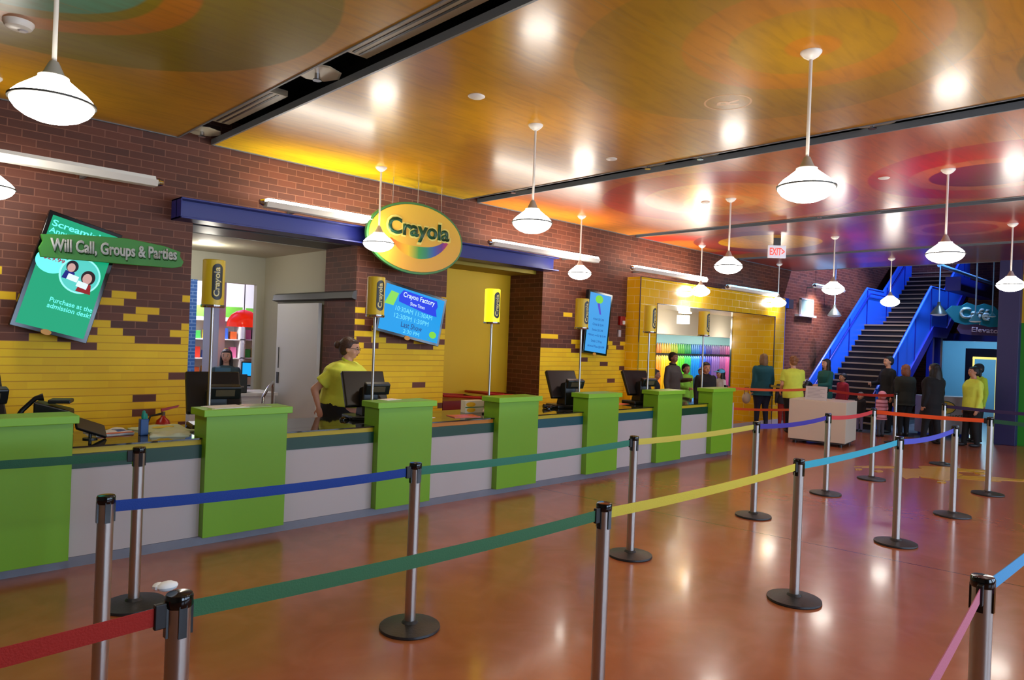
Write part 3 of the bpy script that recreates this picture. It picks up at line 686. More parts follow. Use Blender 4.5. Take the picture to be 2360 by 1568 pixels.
MB().box(-.13, .13, -.135, -.10, .012, .018).build('orange_edge', mat('orange print', (226, 110, 60), .6), s3)
MB().prism([(.02, -.08), (.13, -.1), (.1, .05), (.04, .08)], .014, .02).build('blue_print', mat('blue print', (50, 80, 150), .6), s3)
def sheet(name, label, cat, x, y, z_, w_, d_, rz, m=None, th=.003):
    o = MB().box(-w_/2, w_/2, -d_/2, d_/2, 0, th).build(name, m or M_paper); tag(o, label, cat, None, (x, y, z_), rz); return o
sheet('paper_sheet', 'white paper sheet on top of a green pillar under the lamp sign', 'paper', 2.34, 5.78, 1.09, .3, .24, .1)
sheet('paper_sheet', 'clear plastic sleeve lying beside the white paper on the green pillar', 'paper', 2.60, 5.80, 1.09, .2, .22, -.1, mat('plastic sleeve', (170, 190, 150), .2))
sheet('paper_sheet', 'small white paper on the green pillar before the staff woman', 'paper', 4.0, 5.85, 1.09, .2, .14, .2)
sheet('paper_sheet', 'loose papers on the counter left of the magazine', 'paper', 4.55, 6.05, .86, .24, .2, .3)
t = thing('magazine', 'colourful pink and orange magazine on the counter before the yellow recess', 'magazine', (5.06, 5.95, .86), -.25)
MB().box(-.16, .16, -.11, .11, 0, .008).build('cover', mat('magazine orange', (214, 96, 60), .35), t)
MB().box(-.10, .06, -.07, .06, .008, .009).build('cover_photo', mat('magazine pink', (206, 90, 140), .35), t)
t = thing('crayon_box', 'white and yellow box of crayons standing on the counter before the recess', 'box', (5.42, 6.22, .86), math.radians(-8))
MB().box(-.13, .13, -.05, .05, 0, .145).build('carton', mat('carton white', (220, 214, 196), .6), t, bevel=.003)
MB().prism(ellipse(.13, .055), 0, .001, FACE(-.055, -.051, .10)).prism(ellipse(.12, .05), 0, .001, FACE(-.05, -.051, .035)).build('printed_oval', mat('print yellow', (232, 180, 20), .6), t)
MB().box(-.129, .129, -.0515, -.05, .062, .072).build('green_stripe', mat('print green', (60, 120, 50), .6), t)
t = thing('stapler', 'white and black stapler in front of the crayon box', 'stapler', (5.50, 6.08, .86), math.radians(35))
MB().prism([(-.08, 0), (.08, 0), (.08, .02), (.03, .065), (-.08, .03)], -.018, .018, Matrix(((1, 0, 0, 0), (0, 0, -1, 0), (0, 1, 0, 0), (0, 0, 0, 1)))).build('stapler_body', M_white, t, bevel=.004)
MB().box(-.085, .08, -.02, .02, 0, .015).build('stapler_base', M_black, t)
t = thing('pen_holder', 'black scroll shaped pen holder next to the portal side terminal', 'holder', (6.62, 6.2, .86)); MB().tube([(0, 0, .03), (.15, -.05, .02), (.28, -.06, .05), (.36, -.02, .02)], [.03, .012, .012, .03], 10).build('holder_body', M_black, t, smooth=True)
sheet('paper_sheet', 'white round edged sheet on the last counter gap', 'paper', 9.45, 6.3, .86, .5, .3, 0)
sheet('printed_card', 'orange printed card on the counter beside the last terminal', 'card', 8.2, 6.2, .86, .3, .2, .1, mat('orange print', (226, 110, 60), .6))

# fire extinguisher on floor stand by the wall
t = thing('fire_extinguisher', 'red fire extinguisher on the yellow brick behind the counter', 'fire extinguisher', (2.43, 7.56, .36))
MB().lathe([(.07, 0), (.075, .02), (.075, .36), (.06, .42), (.025, .45), (.02, .47)], 24).build('cylinder_tank', mat('extinguisher red', (170, 20, 16), .3), t, smooth=True)
MB().cyl((0, 0, 0), .02, .46, .51, 12).build('valve', M_chrome, t)
MB().prism([(-.02, 0), (.14, .04), (.15, .06), (-.02, .03)], -.012, .012, Matrix.Translation((0, 0, .51)) @ Matrix(((1, 0, 0, 0), (0, 0, -1, 0), (0, 1, 0, 0), (0, 0, 0, 1)))).build('squeeze_handle', mat('extinguisher red', (170, 20, 16), .3), t)
MB().tube([(-.01, 0, .49), (-.12, 0, .47), (-.16, 0, .36), (-.14, 0, .2)], .011, 8).build('hose', M_black, t, smooth=True)
MB().box(-.05, .05, .07, .14, .1, .35).build('wall_bracket', M_dkgrey, t)
# fire alarm
t = thing('fire_alarm', 'red fire alarm strobe on brick beside the tiled portal', 'fire alarm', (10.16, 7.7, 2.15))
MB().box(-.07, .07, -.06, 0, -.08, .08).build('alarm_body', mat('alarm red', (150, 14, 12), .4), t, bevel=.006); MB().box(-.03, .03, -.09, -.06, -.07, .0).build('strobe', M_lwhite, t, bevel=.01)
o = MB().box(-.035, .035, -.03, 0, -.06, .06).build('wall_switch', M_white, bevel=.004); tag(o, 'small white wall plate under the red fire alarm', 'switch', None, (10.12, 7.7, 1.92))

# ------------------------------------------------------------------ screens
def screen(label, x, z_, w_, h_, rot, col, yaw=0, em=1.0):
    em *= .5
    t = thing('wall_screen', label, 'screen', (x, 7.5, z_))
    T = FACE(0, 0, 0, rot, yaw); bz = .035
    MB().box(-w_/2, w_/2, -h_/2, h_/2, -.07, 0, T).build('bezel', M_blackg, t, bevel=.004)
    MB().box(-w_/2+bz, w_/2-bz, -h_/2+bz, h_/2-bz, .0, .0015, T).build('display', mat('display %d %d' % (col[0], col[2]), tuple(v//8 for v in col), .35, em=em*1.05, emc=col, spec=.25), t)
    MB().box(-.15, .15, -.2, .2, -.2, -.07, T).build('wall_mount', M_black, t)
    def L(u, v, d=.0025): return T @ Matrix.Translation((u, v, d))
    return t, L
def emm(name, c, e=1.): return mat(name, tuple(v//8 for v in c), .4, em=e*.6, emc=c, spec=.2)
E_cy = emm('screen cyan', (110, 248, 240)); E_wh = emm('screen white', (225, 245, 255), .9); E_rd = emm('screen crimson', (170, 30, 70), .8)
t, L = screen('tilted portrait screen with teal background and annual pass advert', 1.545, 2.15, .62, 1.09, math.radians(-14.5), (4, 168, 118), 0, .9)
text("Screamin' G", .50, .062, E_cy, t, L(-.01, .445), 'headline', 0, .02)
text('Annual P', .27, .05, E_cy, t, L(-.13, .375), 'subline', 0, .015)
MB().prism(ellipse(.25, .22), 0, .0006, L(-.17, .10)).build('price_bubble', E_cy, t)
text('$29.99', .17, .042, E_rd, t, L(-.155, .125, .0035), 'price', 0, .02)
MB().prism(ellipse(.34, .34), 0, .0006, L(.08, .05, .0032)).build('photo_ring', emm('screen pale', (150, 250, 240)), t)
MB().prism(ellipse(.31, .31), 0, .0006, L(.08, .05, .004)).build('photo_disc', emm('screen photo mint', (90, 215, 205), .8), t)
def sil(u, v, sc, hair, shirt, nm):
    MB().prism(ellipse(.13*sc, .15*sc), 0, .0005, L(u, v, .0048)).build(nm+'_hair', emm(nm+' hair', hair, .5), t)
    MB().prism(ellipse(.085*sc, .11*sc), 0, .0005, L(u-.005, v-.012, .0055)).build(nm+'_face', emm('photo skin', (214, 168, 160), .8), t)
    MB().prism([(-.07*sc, -.1*sc), (.07*sc, -.1*sc), (.05*sc, .0), (-.05*sc, 0)], 0, .0005, L(u-.005, v-.065*sc, .0052)).build(nm+'_shirt', emm(nm+' shirt', shirt, .6), t)
sil(.0, .11, .75, (40, 24, 40), (24, 30, 150), 'boy'); sil(.15, .05, .9, (50, 16, 22), (170, 30, 30), 'woman')
for (u, v) in [(.03, .01), (.12, -.03)]: MB().box(-.045, .045, -.028, .028, 0, .0005, L(u, v, .0065) @ Matrix.Rotation(-.1, 4, 'Z')).build('held_card', E_wh, t)
text('Purchase at the\nadmission desk!', .36, .10, E_cy, t, L(.09, -.26), 'message', 0, .012)
MB().prism(ellipse(.085, .05), 0, .006, L(-.03, -.53)).build('maker_badge', mat('badge gold', (214, 150, 40), .4), t)
t, L = screen('tilted landscape screen with blue show times on the central brick pier', 5.44, 2.02, 1.03, .66, math.radians(-10.5), (8, 160, 240), 0, .9)
E_nv = emm('screen royal', (30, 60, 225), .9)
MB().prism([(-.3, .12), (-.31, .2), (-.26, .28), (.3, .27), (.33, .2), (.31, .15), (.34, .06), (.1, .07)], 0, .0006, L(.05, -.01)).build('title_panel', E_nv, t)
text('Crayon Factory', .52, .085, E_wh, t, L(.06, .21, .0035), 'title', 0, .012)
text('Show Times', .24, .045, E_wh, t, L(.05, .125, .0035), 'subtitle', 0, .006)
E_lb = emm('screen light blue', (110, 215, 255))
text('10:30AM 11:30AM', .60, .06, E_lb, t, L(.02, .02), 'times', 0, 0); text('12:30PM 1:30PM', .56, .06, E_lb, t, L(.0, -.075), 'times', 0, 0)
text('Last Show', .34, .07, emm('screen indigo', (40, 50, 130), .6), t, L(.02, -.165), 'times', 0, 0); text('2:30 PM', .26, .05, E_lb, t, L(.03, -.245), 'times', 0, 0)
MB().prism([(-.09, -.08), (.05, -.08), (.1, .09), (-.02, .1)], 0, .0006, L(-.37, .12)).build('green_shape', emm('screen lime', (130, 205, 80)), t)
MB().prism(ellipse(.12, .09), 0, .0006, L(.38, -.2)).build('corner_oval', emm('screen lime oval', (120, 200, 60)), t)
text('Experience', .16, .03, emm('screen green', (60, 170, 90)), t, L(.38, -.265), 'corner_text', 0, .005)
MB().prism(ellipse(.09, .055), 0, .006, L(-.02, -.325)).build('maker_badge', mat('badge gold', (214, 150, 40), .4), t)
t, L = screen('tilted portrait screen with light blue price list near the portal', 9.28, 2.07, .60, 1.06, math.radians(-5.5), (70, 166, 238), math.radians(-3), .9)
E_pb = emm('screen price navy', (20, 50, 150), .7)
for i, s_ in enumerate(['Adult $15.99', 'Child $15.99', 'Senior $15.99', 'Military w/ID $15.99', 'Under 3: Free', 'Annual Pass $24.99']):
    text(s_, [.27, .27, .27, .44, .27, .42][i], .045, E_pb, t, L(.0, .06-i*.092), 'price_line', 0, 0)
MB().prism(ellipse(.19, .14), 0, .0006, L(-.03, .40)).build('green_oval', emm('screen lime oval', (120, 200, 60)), t)
MB().prism([(-.07, .08), (-.01, .09), (.05, -.1), (.01, -.1)], 0, .0006, L(.0, .25)).build('purple_shape', emm('screen purple', (80, 70, 190)), t)
MB().prism(ellipse(.08, .05), 0, .006, L(-.02, -.53)).build('maker_badge', mat('badge gold', (214, 150, 40), .4), t)

# ------------------------------------------------------------------ signs
t = thing('hanging_sign', 'green plank sign reading Will Call, Groups & Parties hung before the teal screen', 'sign', (1.885, 7.3, 2.42))
T = FACE(0, 0, 0, math.radians(1.5))
po = [(-.60, .10), (-.3, .125), (.1, .13), (.42, .09), (.57, .045), (.565, .0), (.60, -.05), (.58, -.10), (.5, -.12), (.1, -.115), (-.3, -.105), (-.6, -.10), (-.615, -.02), (-.585, .04)]
MB().prism(po, -.035, 0, T).build('sign_board', mat('sign green', (58, 140, 40), .5), t, bevel=.004)
text('Will Call, Groups & Parties', 1.06, .15, mat('sign shadow green', (30, 96, 26), .5), t, T @ Matrix.Translation((.006, -.012, .001)), 'letter_shadow', .006, .03)
text('Will Call, Groups & Parties', 1.06, .15, mat('sign silver letters', (190, 195, 190), .4), t, T @ Matrix.Translation((0, 0, .001)), 'lettering', .012, .03)
MB().box(-.54, -.50, .04, .15, -.02, .02).box(.50, .54, .04, .40, -.03, .01).build('wall_bracket', M_dkgrey, t)
# oval logo
t = thing('logo_sign', 'large oval yellow shop sign with rainbow smile hanging over the central pier', 'sign', (5.31, 7.28, 2.975))
def ov(w_, h_, y0, y1, name, m): return MB().prism(ellipse(w_, h_, 64), y0, y1, FACE()).build(name, m, t, bevel=.006)
ov(1.50, .91, -.05, 0, 'green_rim', mat('logo rim green', (66, 130, 60), .4))
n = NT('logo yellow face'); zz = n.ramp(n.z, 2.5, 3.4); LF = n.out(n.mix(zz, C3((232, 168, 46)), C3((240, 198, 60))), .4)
ov(1.44, .85, 0, .008, 'yellow_face', LF)
# smile: swoosh with colour bands
ng = NT('rainbow smile'); rx = ng.f('SUBTRACT', ng.x, 5.31)
cr_ = ng.t.nodes.new('ShaderNodeValToRGB'); ng.t.links.new(ng.ramp(rx, -.42, .46), cr_.inputs[0])
els = [(0, (230, 60, 20)), (.15, (240, 140, 20)), (.32, (236, 200, 30)), (.5, (60, 160, 60)), (.64, (40, 140, 110)), (.78, (50, 90, 180)), (.92, (110, 40, 140)), (1, (190, 40, 110))]
e0 = cr_.color_ramp.elements; e0[0].position = 0; e0[0].color = C3(els[0][1]); e0[1].position = 1; e0[1].color = C3(els[-1][1])
for p_, c_ in els[1:-1]: q = e0.new(p_); q.color = C3(c_)
SM = ng.out(cr_.outputs[0], .4)
TOPP = [(-.42, -.03), (-.25, -.085), (-.03, -.10), (.20, -.085), (.37, -.025), (.50, .075)]
LOWP = [(-.42, -.035), (-.28, -.17), (-.13, -.235), (.03, -.255), (.22, -.22), (.38, -.13), (.49, -.01), (.525, .075)]
def along(pl_, f_):
    q = f_*(len(pl_)-1); i_ = min(int(q), len(pl_)-2); r = q-i_
    p0_, p1_, p2_, p3_ = pl_[max(i_-1, 0)], pl_[i_], pl_[i_+1], pl_[min(i_+2, len(pl_)-1)]
    return tuple(.5*(2*p1_[d]+(p2_[d]-p0_[d])*r+(2*p0_[d]-5*p1_[d]+4*p2_[d]-p3_[d])*r*r+(3*p1_[d]-p0_[d]-3*p2_[d]+p3_[d])*r**3) for d in (0, 1))
up = [along(TOPP, k/24) for k in range(25)]; lo = [along(LOWP, k/24) for k in range(25)]
vs = []; fs = []
for k in range(25): vs += [(up[k][0], up[k][1], .012), (lo[k][0], lo[k][1]-.0005, .012)]
for k in range(24): fs.append((2*k, 2*k+1, 2*k+3, 2*k+2))
MB().add(vs, fs, FACE()).build('rainbow_smile', SM, t)
text('Crayola', 1.02, .33, mat('logo halo yellow', (244, 226, 110), .4), t, FACE(.02, 0, .09) @ Matrix.Translation((0, 0, .014)), 'letter_halo', 0, .06)
text('Crayola', .96, .27, mat('logo dark green', (30, 84, 56), .4), t, FACE(.02, 0, .09) @ Matrix.Translation((0, 0, .018)), 'lettering', .008, .028)
MB().tube([(-.38, .02, .36), (-.38, .02, .72)], .004, 5).tube([(.0, .02, .44), (.0, .02, .72)], .004, 5).tube([(.38, .02, .36), (.38, .02, .72)], .004, 5).build('hanging_wire', M_steel, t)
# café and elevator signs in the stairwell, facing the hall
yawc = math.radians(-52)
t = thing('hanging_sign', 'aqua splash shaped Cafe sign hanging in the stairwell', 'sign', (17.9, 3.95, 2.66))
T = FACE(0, 0, 0, math.radians(-4), yawc); rnd = random.Random(3)
po = [(-.62, .02), (-.5, .15), (-.3, .17), (-.2, .25), (0, .20), (.15, .26), (.35, .22), (.45, .12), (.62, .08), (.66, -.04), (.6, -.2), (.3, -.24), (.05, -.2), (-.2, -.24), (-.4, -.2), (-.5, -.1)]
MB().prism(po, -.04, 0, T).build('sign_board', mat('aqua sign', (20, 130, 160), .5), t)
text('Café', .62, .26, mat('pale letters', (170, 205, 220), .4), t, T @ Matrix.Translation((-.03, .02, .002)), 'lettering', .012, .035)
MB().tube([(0, 0, .2), (0, 0, 4.9)], .004, 5).build('hanging_wire', M_steel, t)
t = thing('hanging_sign', 'purple plank sign reading Elevator hanging beneath the aqua sign', 'sign', (18.0, 3.85, 2.33))
T = FACE(0, 0, 0, math.radians(-2), yawc)
MB().prism([(-.5, .0), (-.46, .1), (-.3, .12), (.5, .12), (.55, 0), (.5, -.1), (-.2, -.12), (-.42, -.11)], -.03, 0, T).build('sign_board', mat('purple sign', (84, 70, 120), .5), t)
text('Elevator', .62, .11, mat('lilac letters', (196, 184, 216), .4), t, T @ Matrix.Translation((.1, 0, .002)), 'lettering', .008, .02)
MB().tube([(-.2, 0, .1), (-.2, 0, .25)], .004, 5).tube([(.3, 0, .1), (.3, 0, .25)], .004, 5).build('hanging_wire', M_steel, t)

# ------------------------------------------------------------------ stairs
st = thing('staircase', 'dark steel staircase with tall blue sheet balustrades rising to a landing', 'staircase', (0, 0, 0))
XA, YL, YR = 16.9, 7.12, 5.55; NN = 17; RI, TR = 2.52/NN, 3.67/NN; N2 = 20
def step(x, z_):
    q = MB().box(x, x+TR+.04, YR, YL, z_-.045, z_).box(x+.02, x+.04, YR, YL, z_-RI, z_-.035).build('tread', M_tread, st)
    MB().box(x-.012, x+.03, YR, YL, z_-.030, z_+.004).build('nosing', M_nose, q)
for k in range(NN): step(XA+k*TR, RI*(k+1))
XL = XA+NN*TR; ZL = RI*NN; X2 = XL+1.25
MB().box(XL, X2, YR, YL, ZL-.06, ZL).build('landing', M_tread, st)
for k in range(N2): step(X2+k*TR, ZL+RI*(k+1))
XE = X2+N2*TR; ZE = ZL+RI*N2
def balus(y, nm, mm_, side):
    hb = .93
    # sheet panel profile in XZ
    top = [(XA-.12, .88), (XL-.05, ZL+.97), (X2-.05, ZL+.97), (XE, ZE+.95)]
    bot = [(XA-.12, -.0), (XA+.15, 0), (XL+.1, ZL-.16), (X2+.1, ZL-.16), (XE, ZE-.2)]
    poly = [(a, b) for a, b in top] + [(a, b) for a, b in bot[::-1]]
    quads = [((XA-.12, .0), (XA-.12, .88), (XL-.05, ZL+.97), (XL+.1, ZL-.16)), ((XL+.1, ZL-.16), (XL-.05, ZL+.97), (X2-.05, ZL+.97), (X2+.1, ZL-.16)), ((X2+.1, ZL-.16), (X2-.05, ZL+.97), (XE, ZE+.95), (XE, ZE-.2))]
    g = MB()
    for q in quads:
        vs = [(a, y-.015, b) for a, b in q]+[(a, y+.015, b) for a, b in q]
        g.add(vs, [(0, 1, 2, 3), (7, 6, 5, 4), (0, 4, 5, 1), (1, 5, 6, 2), (2, 6, 7, 3), (3, 7, 4, 0)])
    p = g.build('balustrade_panel', mm_, st)
    MB().tube([(XA-.12, y, .92), (XL-.05, y, ZL+1.01), (X2-.05, y, ZL+1.01), (XE, y, ZE+1.0)], .03, 8).build('handrail', M_sblue, p, smooth=True)
    MB().tube([(XA-.05, y+side*.09, .80), (XL-.05, y+side*.09, ZL+.86), (X2-.05, y+side*.09, ZL+.86), (XE, y+side*.09, ZE+.86)], .018, 8).build('inner_handrail', M_sblued, p, smooth=True)
    # stringer
    s_ = MB()
    for (a, b) in [((XA+.12, .02), (XL+.12, ZL-.14)), ((XL+.12, ZL-.14), (X2+.1, ZL-.14)), ((X2+.1, ZL-.14), (XE, ZE-.14))]:
        vs = [(a[0], y-.05, a[1]-.16), (a[0], y-.05, a[1]+.12), (b[0], y-.05, b[1]+.12), (b[0], y-.05, b[1]-.16)]; vs += [(v[0], y+.05, v[2]) for v in vs]
        s_.add(vs, [(0, 1, 2, 3), (7, 6, 5, 4), (0, 4, 5, 1), (1, 5, 6, 2), (2, 6, 7, 3), (3, 7, 4, 0)])
    s_.build('stringer', M_sblued, st)
    for f_ in (0.02, .34, .67, 1):
        x = XA-.08+(XL-XA)*f_; z_ = (ZL)*f_
        MB().box(x-.02, x+.02, y-.03, y+.03, max(0, z_-.1), z_+.95).build('post', M_sblued, st)
    for f_ in (.05, .4, .8):
        x = X2+(XE-X2)*f_; z_ = ZL+(ZE-ZL)*f_; MB().box(x-.02, x+.02, y-.03, y+.03, z_-.1, z_+1.0).build('post', M_sblued, st)
balus(YL, 'left', M_sblue, -1); balus(YR, 'right', M_sblue, 1)
MB().box(XL+.2, XL+.34, YR-.02, YR+.12, 0, ZL-.1).build('landing_support', M_sblued, st); MB().box(XL+.9, XL+1.1, YR-.02, YR+.18, 0, ZL-.1).build('landing_support', M_sblued, st)
# upper floor edge beam and duct
o = MB().box(20.6, 24.2, 4.9, 5.25, 3.42, 3.78).build('floor_beam', M_sblued); tag(o, 'deep blue floor beam beside the upper stair flight', 'steel beam')
o = MB().tube([(18.3, 4.8, 3.83), (24.15, 4.8, 3.83)], .045, 10).build('ceiling_pipe', mat('pale blue pipe', (120, 170, 225), .4), smooth=True); tag(o, 'pale blue pipe running beside the deep blue floor beam', 'pipe')
o = MB().box(23.95, 24.15, 3.3, 7.0, 2.2, 2.42).build('lintel_beam', M_sblued); tag(o, 'navy beam over the café doorway behind the stair', 'steel beam')
# stairwell dome pendants
def dome(x, y, z_, label, m, lit, q=1.):
    t = thing('dome_pendant', label, 'pendant lamp', (x, y, z_), 0, 'metal dome pendants in the stairwell')
    MB().cyl((0, 0, 0), .012, .25*q, 7.6-z_, 10).build('rod', mat('pale blue pipe', (120, 170, 225), .4), t)
    MB().lathe([(a*q, b*q) for a, b in [(.03, .27), (.035, .2), (.07, .15), (.12, .08), (.17, 0), (.175, -.01)]], 28, cap=False).build('dome_shade', m, t, smooth=True)
    MB().lathe([(a*q, b*q) for a, b in [(.165, -.012), (.12, -.04), (.0, -.055)]], 28, cap=False).build('diffuser', mat('dome diffuser', (220, 220, 215), .4, em=.5 if lit else .05), t, smooth=True)
M_dome = mat('dark green enamel', (52, 62, 60), .35)
dome(18.5, 7.2, 2.68, 'dark dome pendant near the small hatch on the stairwell brick', M_dome, False)
dome(18.2, 4.75, 2.70, 'dark dome pendant in front of the bright right balustrade', M_dome, True)
dome(17.3, 3.83, 2.50, 'aqua lit dome pendant in front of the aqua sign', mat('cyan lit enamel', (70, 150, 190), .35), True, .66)  # cyan light on the dark shades put into their enamel colour
dome(17.75, 3.62, 2.62, 'aqua lit dome pendant beside the purple column', mat('cyan lit enamel', (70, 150, 190), .35), False, .4)

# café interior glimpsed through the opening
wallbox('wall_cafe', mat('cafe pale blue wall', (120, 170, 200), .6), 27.6, 27.7, 3.2, 7.7, 0, 3)
wallbox('wall_cafe_side', mat('cafe pale blue wall', (120, 170, 200), .6), 24.4, 27.6, 7.0, 7.1, 0, 3)
wallbox('ceiling_cafe', M_wpaint, 24.4, 27.7, 3.2, 7.1, 2.5, 2.6)
t = thing('menu_wall', 'navy café partition with pale framed doorway seen past the queue', 'partition', (25.2, 5.3, 0), 0)
m = MB(); m.box(0, .08, -.65, .5, 1.75, 2.0); m.box(0, .08, .3, .5, .0, 1.75); m.box(0, .08, -.65, -.35, 0, 1.75); m.build('partition', mat('navy panel', (14, 22, 70), .5), t)
m = MB(); m.box(-.02, 0, -.35, -.3, 0, 1.72); m.box(-.02, 0, .25, .3, 0, 1.72); m.box(-.02, 0, -.35, .3, 1.68, 1.75); m.build('lit_frame', mat('cream lit frame', (236, 220, 120), .4, em=.6), t)
o = MB().box(25.1, 25.14, 4.2, 4.75, 1.35, 2.0).build('menu_board', mat('yellow menu', (246, 206, 30), .4, em=.9)); tag(o, 'lit yellow menu board at the right of the café opening', 'menu board')
t = thing('wall_clock', 'small round white clock speaker on the brick by the café opening', 'clock', (24.1, 6.35, 2.08))
MB().box(-.05, .09, -.15, .15, -.15, .15).build('clock_box', M_wpaint, t, bevel=.02); MB().lathe([(.12, 0), (.12, .012), (.09, .013), (.09, 0)], 24, T=Matrix.Translation((-.05, 0, 0)) @ Matrix.Rotation(-PI/2, 4, 'Y'), cap=False).build('clock_ring', M_dkgrey, t)

# ------------------------------------------------------------------ stanchions and belts
SG = 'steel queue posts with black bases'
def stanchion(x, y, label):
    t = thing('queue_post', label, 'queue post', (x, y, 0), 0, SG)
    MB().lathe([(.176, 0), (.18, .006), (.178, .018), (.12, .028), (.05, .036), (.04, .05)], 48).build('base', M_iron, t, smooth=True)
    MB().cyl((0, 0, 0), .0325, .04, .965, 28).build('post', M_steel, t, smooth=True)
    MB().lathe([(.0335, .945), (.0375, .95), (.0375, .975), (.034, .982), (.0, .984)], 32, cap=False).build('cap', M_blackg, t, smooth=True)
    s_ = MB()
    for a in (0, PI/2, PI, 3*PI/2):
        s_.box(.026, .0365, -.011, .011, .865, .955, Matrix.Rotation(a, 4, 'Z'))
    s_.build('belt_slots', M_blackg, t)
    return t
SP = [(.88, 3.43, 'left queue post where the blue belt starts'), (1.38, 4.70, 'queue post standing nearest the counter in front of the white panel'), (.72, 2.05, 'nearest queue post at lower left joining the red and green belts'),
 (2.50, 3.36, 'queue post joining the blue belt and the sea green belt'), (2.62, 2.04, 'tall foreground queue post joining the green belt and the yellow belt'), (4.73, 3.40, 'queue post joining the sea green belt and the pale yellow belt'),
 (4.83, 2.08, 'queue post joining the yellow belt and the cyan belt'), (6.88, 3.42, 'queue post joining the pale yellow belt and the indigo belt'), (8.72, 3.42, 'queue post in front of the white kiosk joining indigo and red belts'),
 (10.3, 3.43, 'queue post joining the short red belt and the orange belt'), (7.02, 2.11, 'queue post joining the cyan belt and the short violet blue belt'), (8.78, 2.09, 'queue post where the violet blue belt ends, beside the yellow floor splash'),
 (10.55, 2.13, 'queue post at the right end of the orange belt'), (12.75, 3.2, 'queue post in front of the logo panel with the dark purple belt'), (14.9, 4.57, 'queue post behind the child in striped pink coat'),
 (15.0, 5.95, 'queue post half hidden behind the white kiosk'), (12.95, 7.12, 'queue post half hidden behind the last green pillar'), (2.85, .58, 'close queue post at the lower right with pink and sky blue belts'),
 (4.95, .56, 'queue post at the far end of the sky blue belt'), (10.4, -.15, 'queue post ending the dark green belt by the green wall'), (12.9, .95, 'queue post ending the dark purple belt by the green wall')]
s0 = None
for (x, y, l) in SP:
    if s0 is None: s0 = stanchion(x, y, l)
    else: dup(s0, (x, y, 0), label=l)
def belt(a, b, col, label, sag=.015, z_=.93, h_=.05, zb=None):
    zb = z_ if zb is None else zb
    A = Vector((a[0], a[1], 0)); B = Vector((b[0], b[1], 0)); d = (B-A).normalized(); Lh = (B-A).length; n_ = Vector((-d.y, d.x, 0))
    t = thing('queue_belt', label, 'belt', (a[0], a[1], 0)); vs = []; fs = []; K = 24
    s0_, s1_ = .034, Lh-.034
    for k in range(K+1):
        f_ = k/K; s_ = s0_+(s1_-s0_)*f_; zc = z_+(zb-z_)*f_-sag*4*f_*(1-f_)
        for (o_, zz_) in ((-.0012, -h_/2), (-.0012, h_/2), (.0012, h_/2), (.0012, -h_/2)): p = d*s_+n_*o_; vs.append((p.x, p.y, zc+zz_))
    for k in range(K):
        for q in range(4): fs.append((k*4+q, k*4+(q+1) % 4, k*4+4+(q+1) % 4, k*4+4+q))
    fs += [(0, 1, 2, 3), (K*4+3, K*4+2, K*4+1, K*4)]
    MB().add(vs, fs).build('webbing', mat('belt '+label[:14], col, .75, bump=.2, nscale=180), t)
    T = Matrix.Translation(d*(s1_-.012)) @ Matrix.Rotation(math.atan2(d.y, d.x), 4, 'Z')
    MB().box(-.02, .012, -.009, .009, zb-.036, zb+.034, T).build('belt_clip', M_black, t, bevel=.003)
P = [(x, y) for x, y, l in SP]
belt(P[0], P[3], (14, 62, 150), 'deep blue belt spanning the green pillar and white panels'); belt(P[3], P[5], (48, 122, 98), 'sea green belt in front of the counter panels')
belt(P[5], P[7], (206, 192, 74), 'pale yellow belt in front of the last pillars'); belt(P[7], P[8], (62, 50, 156), 'indigo belt running to the kiosk', .03)
belt(P[8], P[9], (204, 56, 60), 'short coral red belt in front of the kiosk corner', .03); belt(P[9], P[12], (236, 84, 20), 'bright orange belt across the queue at right', .01)
belt((-1.4, 2.0), P[2], (168, 26, 8), 'red belt at the lower left frame edge'); belt(P[2], P[4], (56, 112, 72), 'long green belt across the foreground')
belt(P[4], P[6], (214, 194, 60), 'yellow belt across the middle of the floor'); belt(P[6], P[10], (48, 168, 190), 'cyan belt across the floor')
belt(P[10], P[11], (76, 82, 190), 'short violet blue belt beyond the cyan one', .03)
belt((-.9, 5.1), P[1], (34, 92, 66), 'dark green belt crossing the nearest pillar'); belt(P[12], P[19], (34, 84, 60), 'dark green belt leaving at the right edge', .01)
belt(P[13], P[20], (44, 26, 70), 'dark purple belt before the green wall', .02)
belt(P[14], P[15], (170, 40, 30), 'dark red belt behind the kiosk', .04); belt(P[15], (14.95, 7.2), (176, 160, 70), 'ochre belt end behind the sign on the kiosk', .02)
belt(P[16], (14.7, 6.15), (214, 84, 28), 'upper orange belt behind the last pillar', .03); belt(P[16], (14.7, 6.15), (214, 84, 28), 'lower orange belt behind the last pillar', .03, .52)
belt(P[17], P[18], (70, 150, 200), 'sky blue belt leaving at the lower right'); belt((1.1, .42), P[17], (200, 110, 130), 'pink belt running towards the camera at lower right')
# crumpled tissue on the nearest post
o = MB().ell((0, 0, .012), (.03, .022, .014), 10, 6).ell((-.02, .01, .012), (.018, .016, .012), 8, 5).build('paper_tissue', M_paper, smooth=True); tag(o, 'crumpled white tissue on top of the nearest queue post', 'tissue', None, (.70, 2.09, .983))

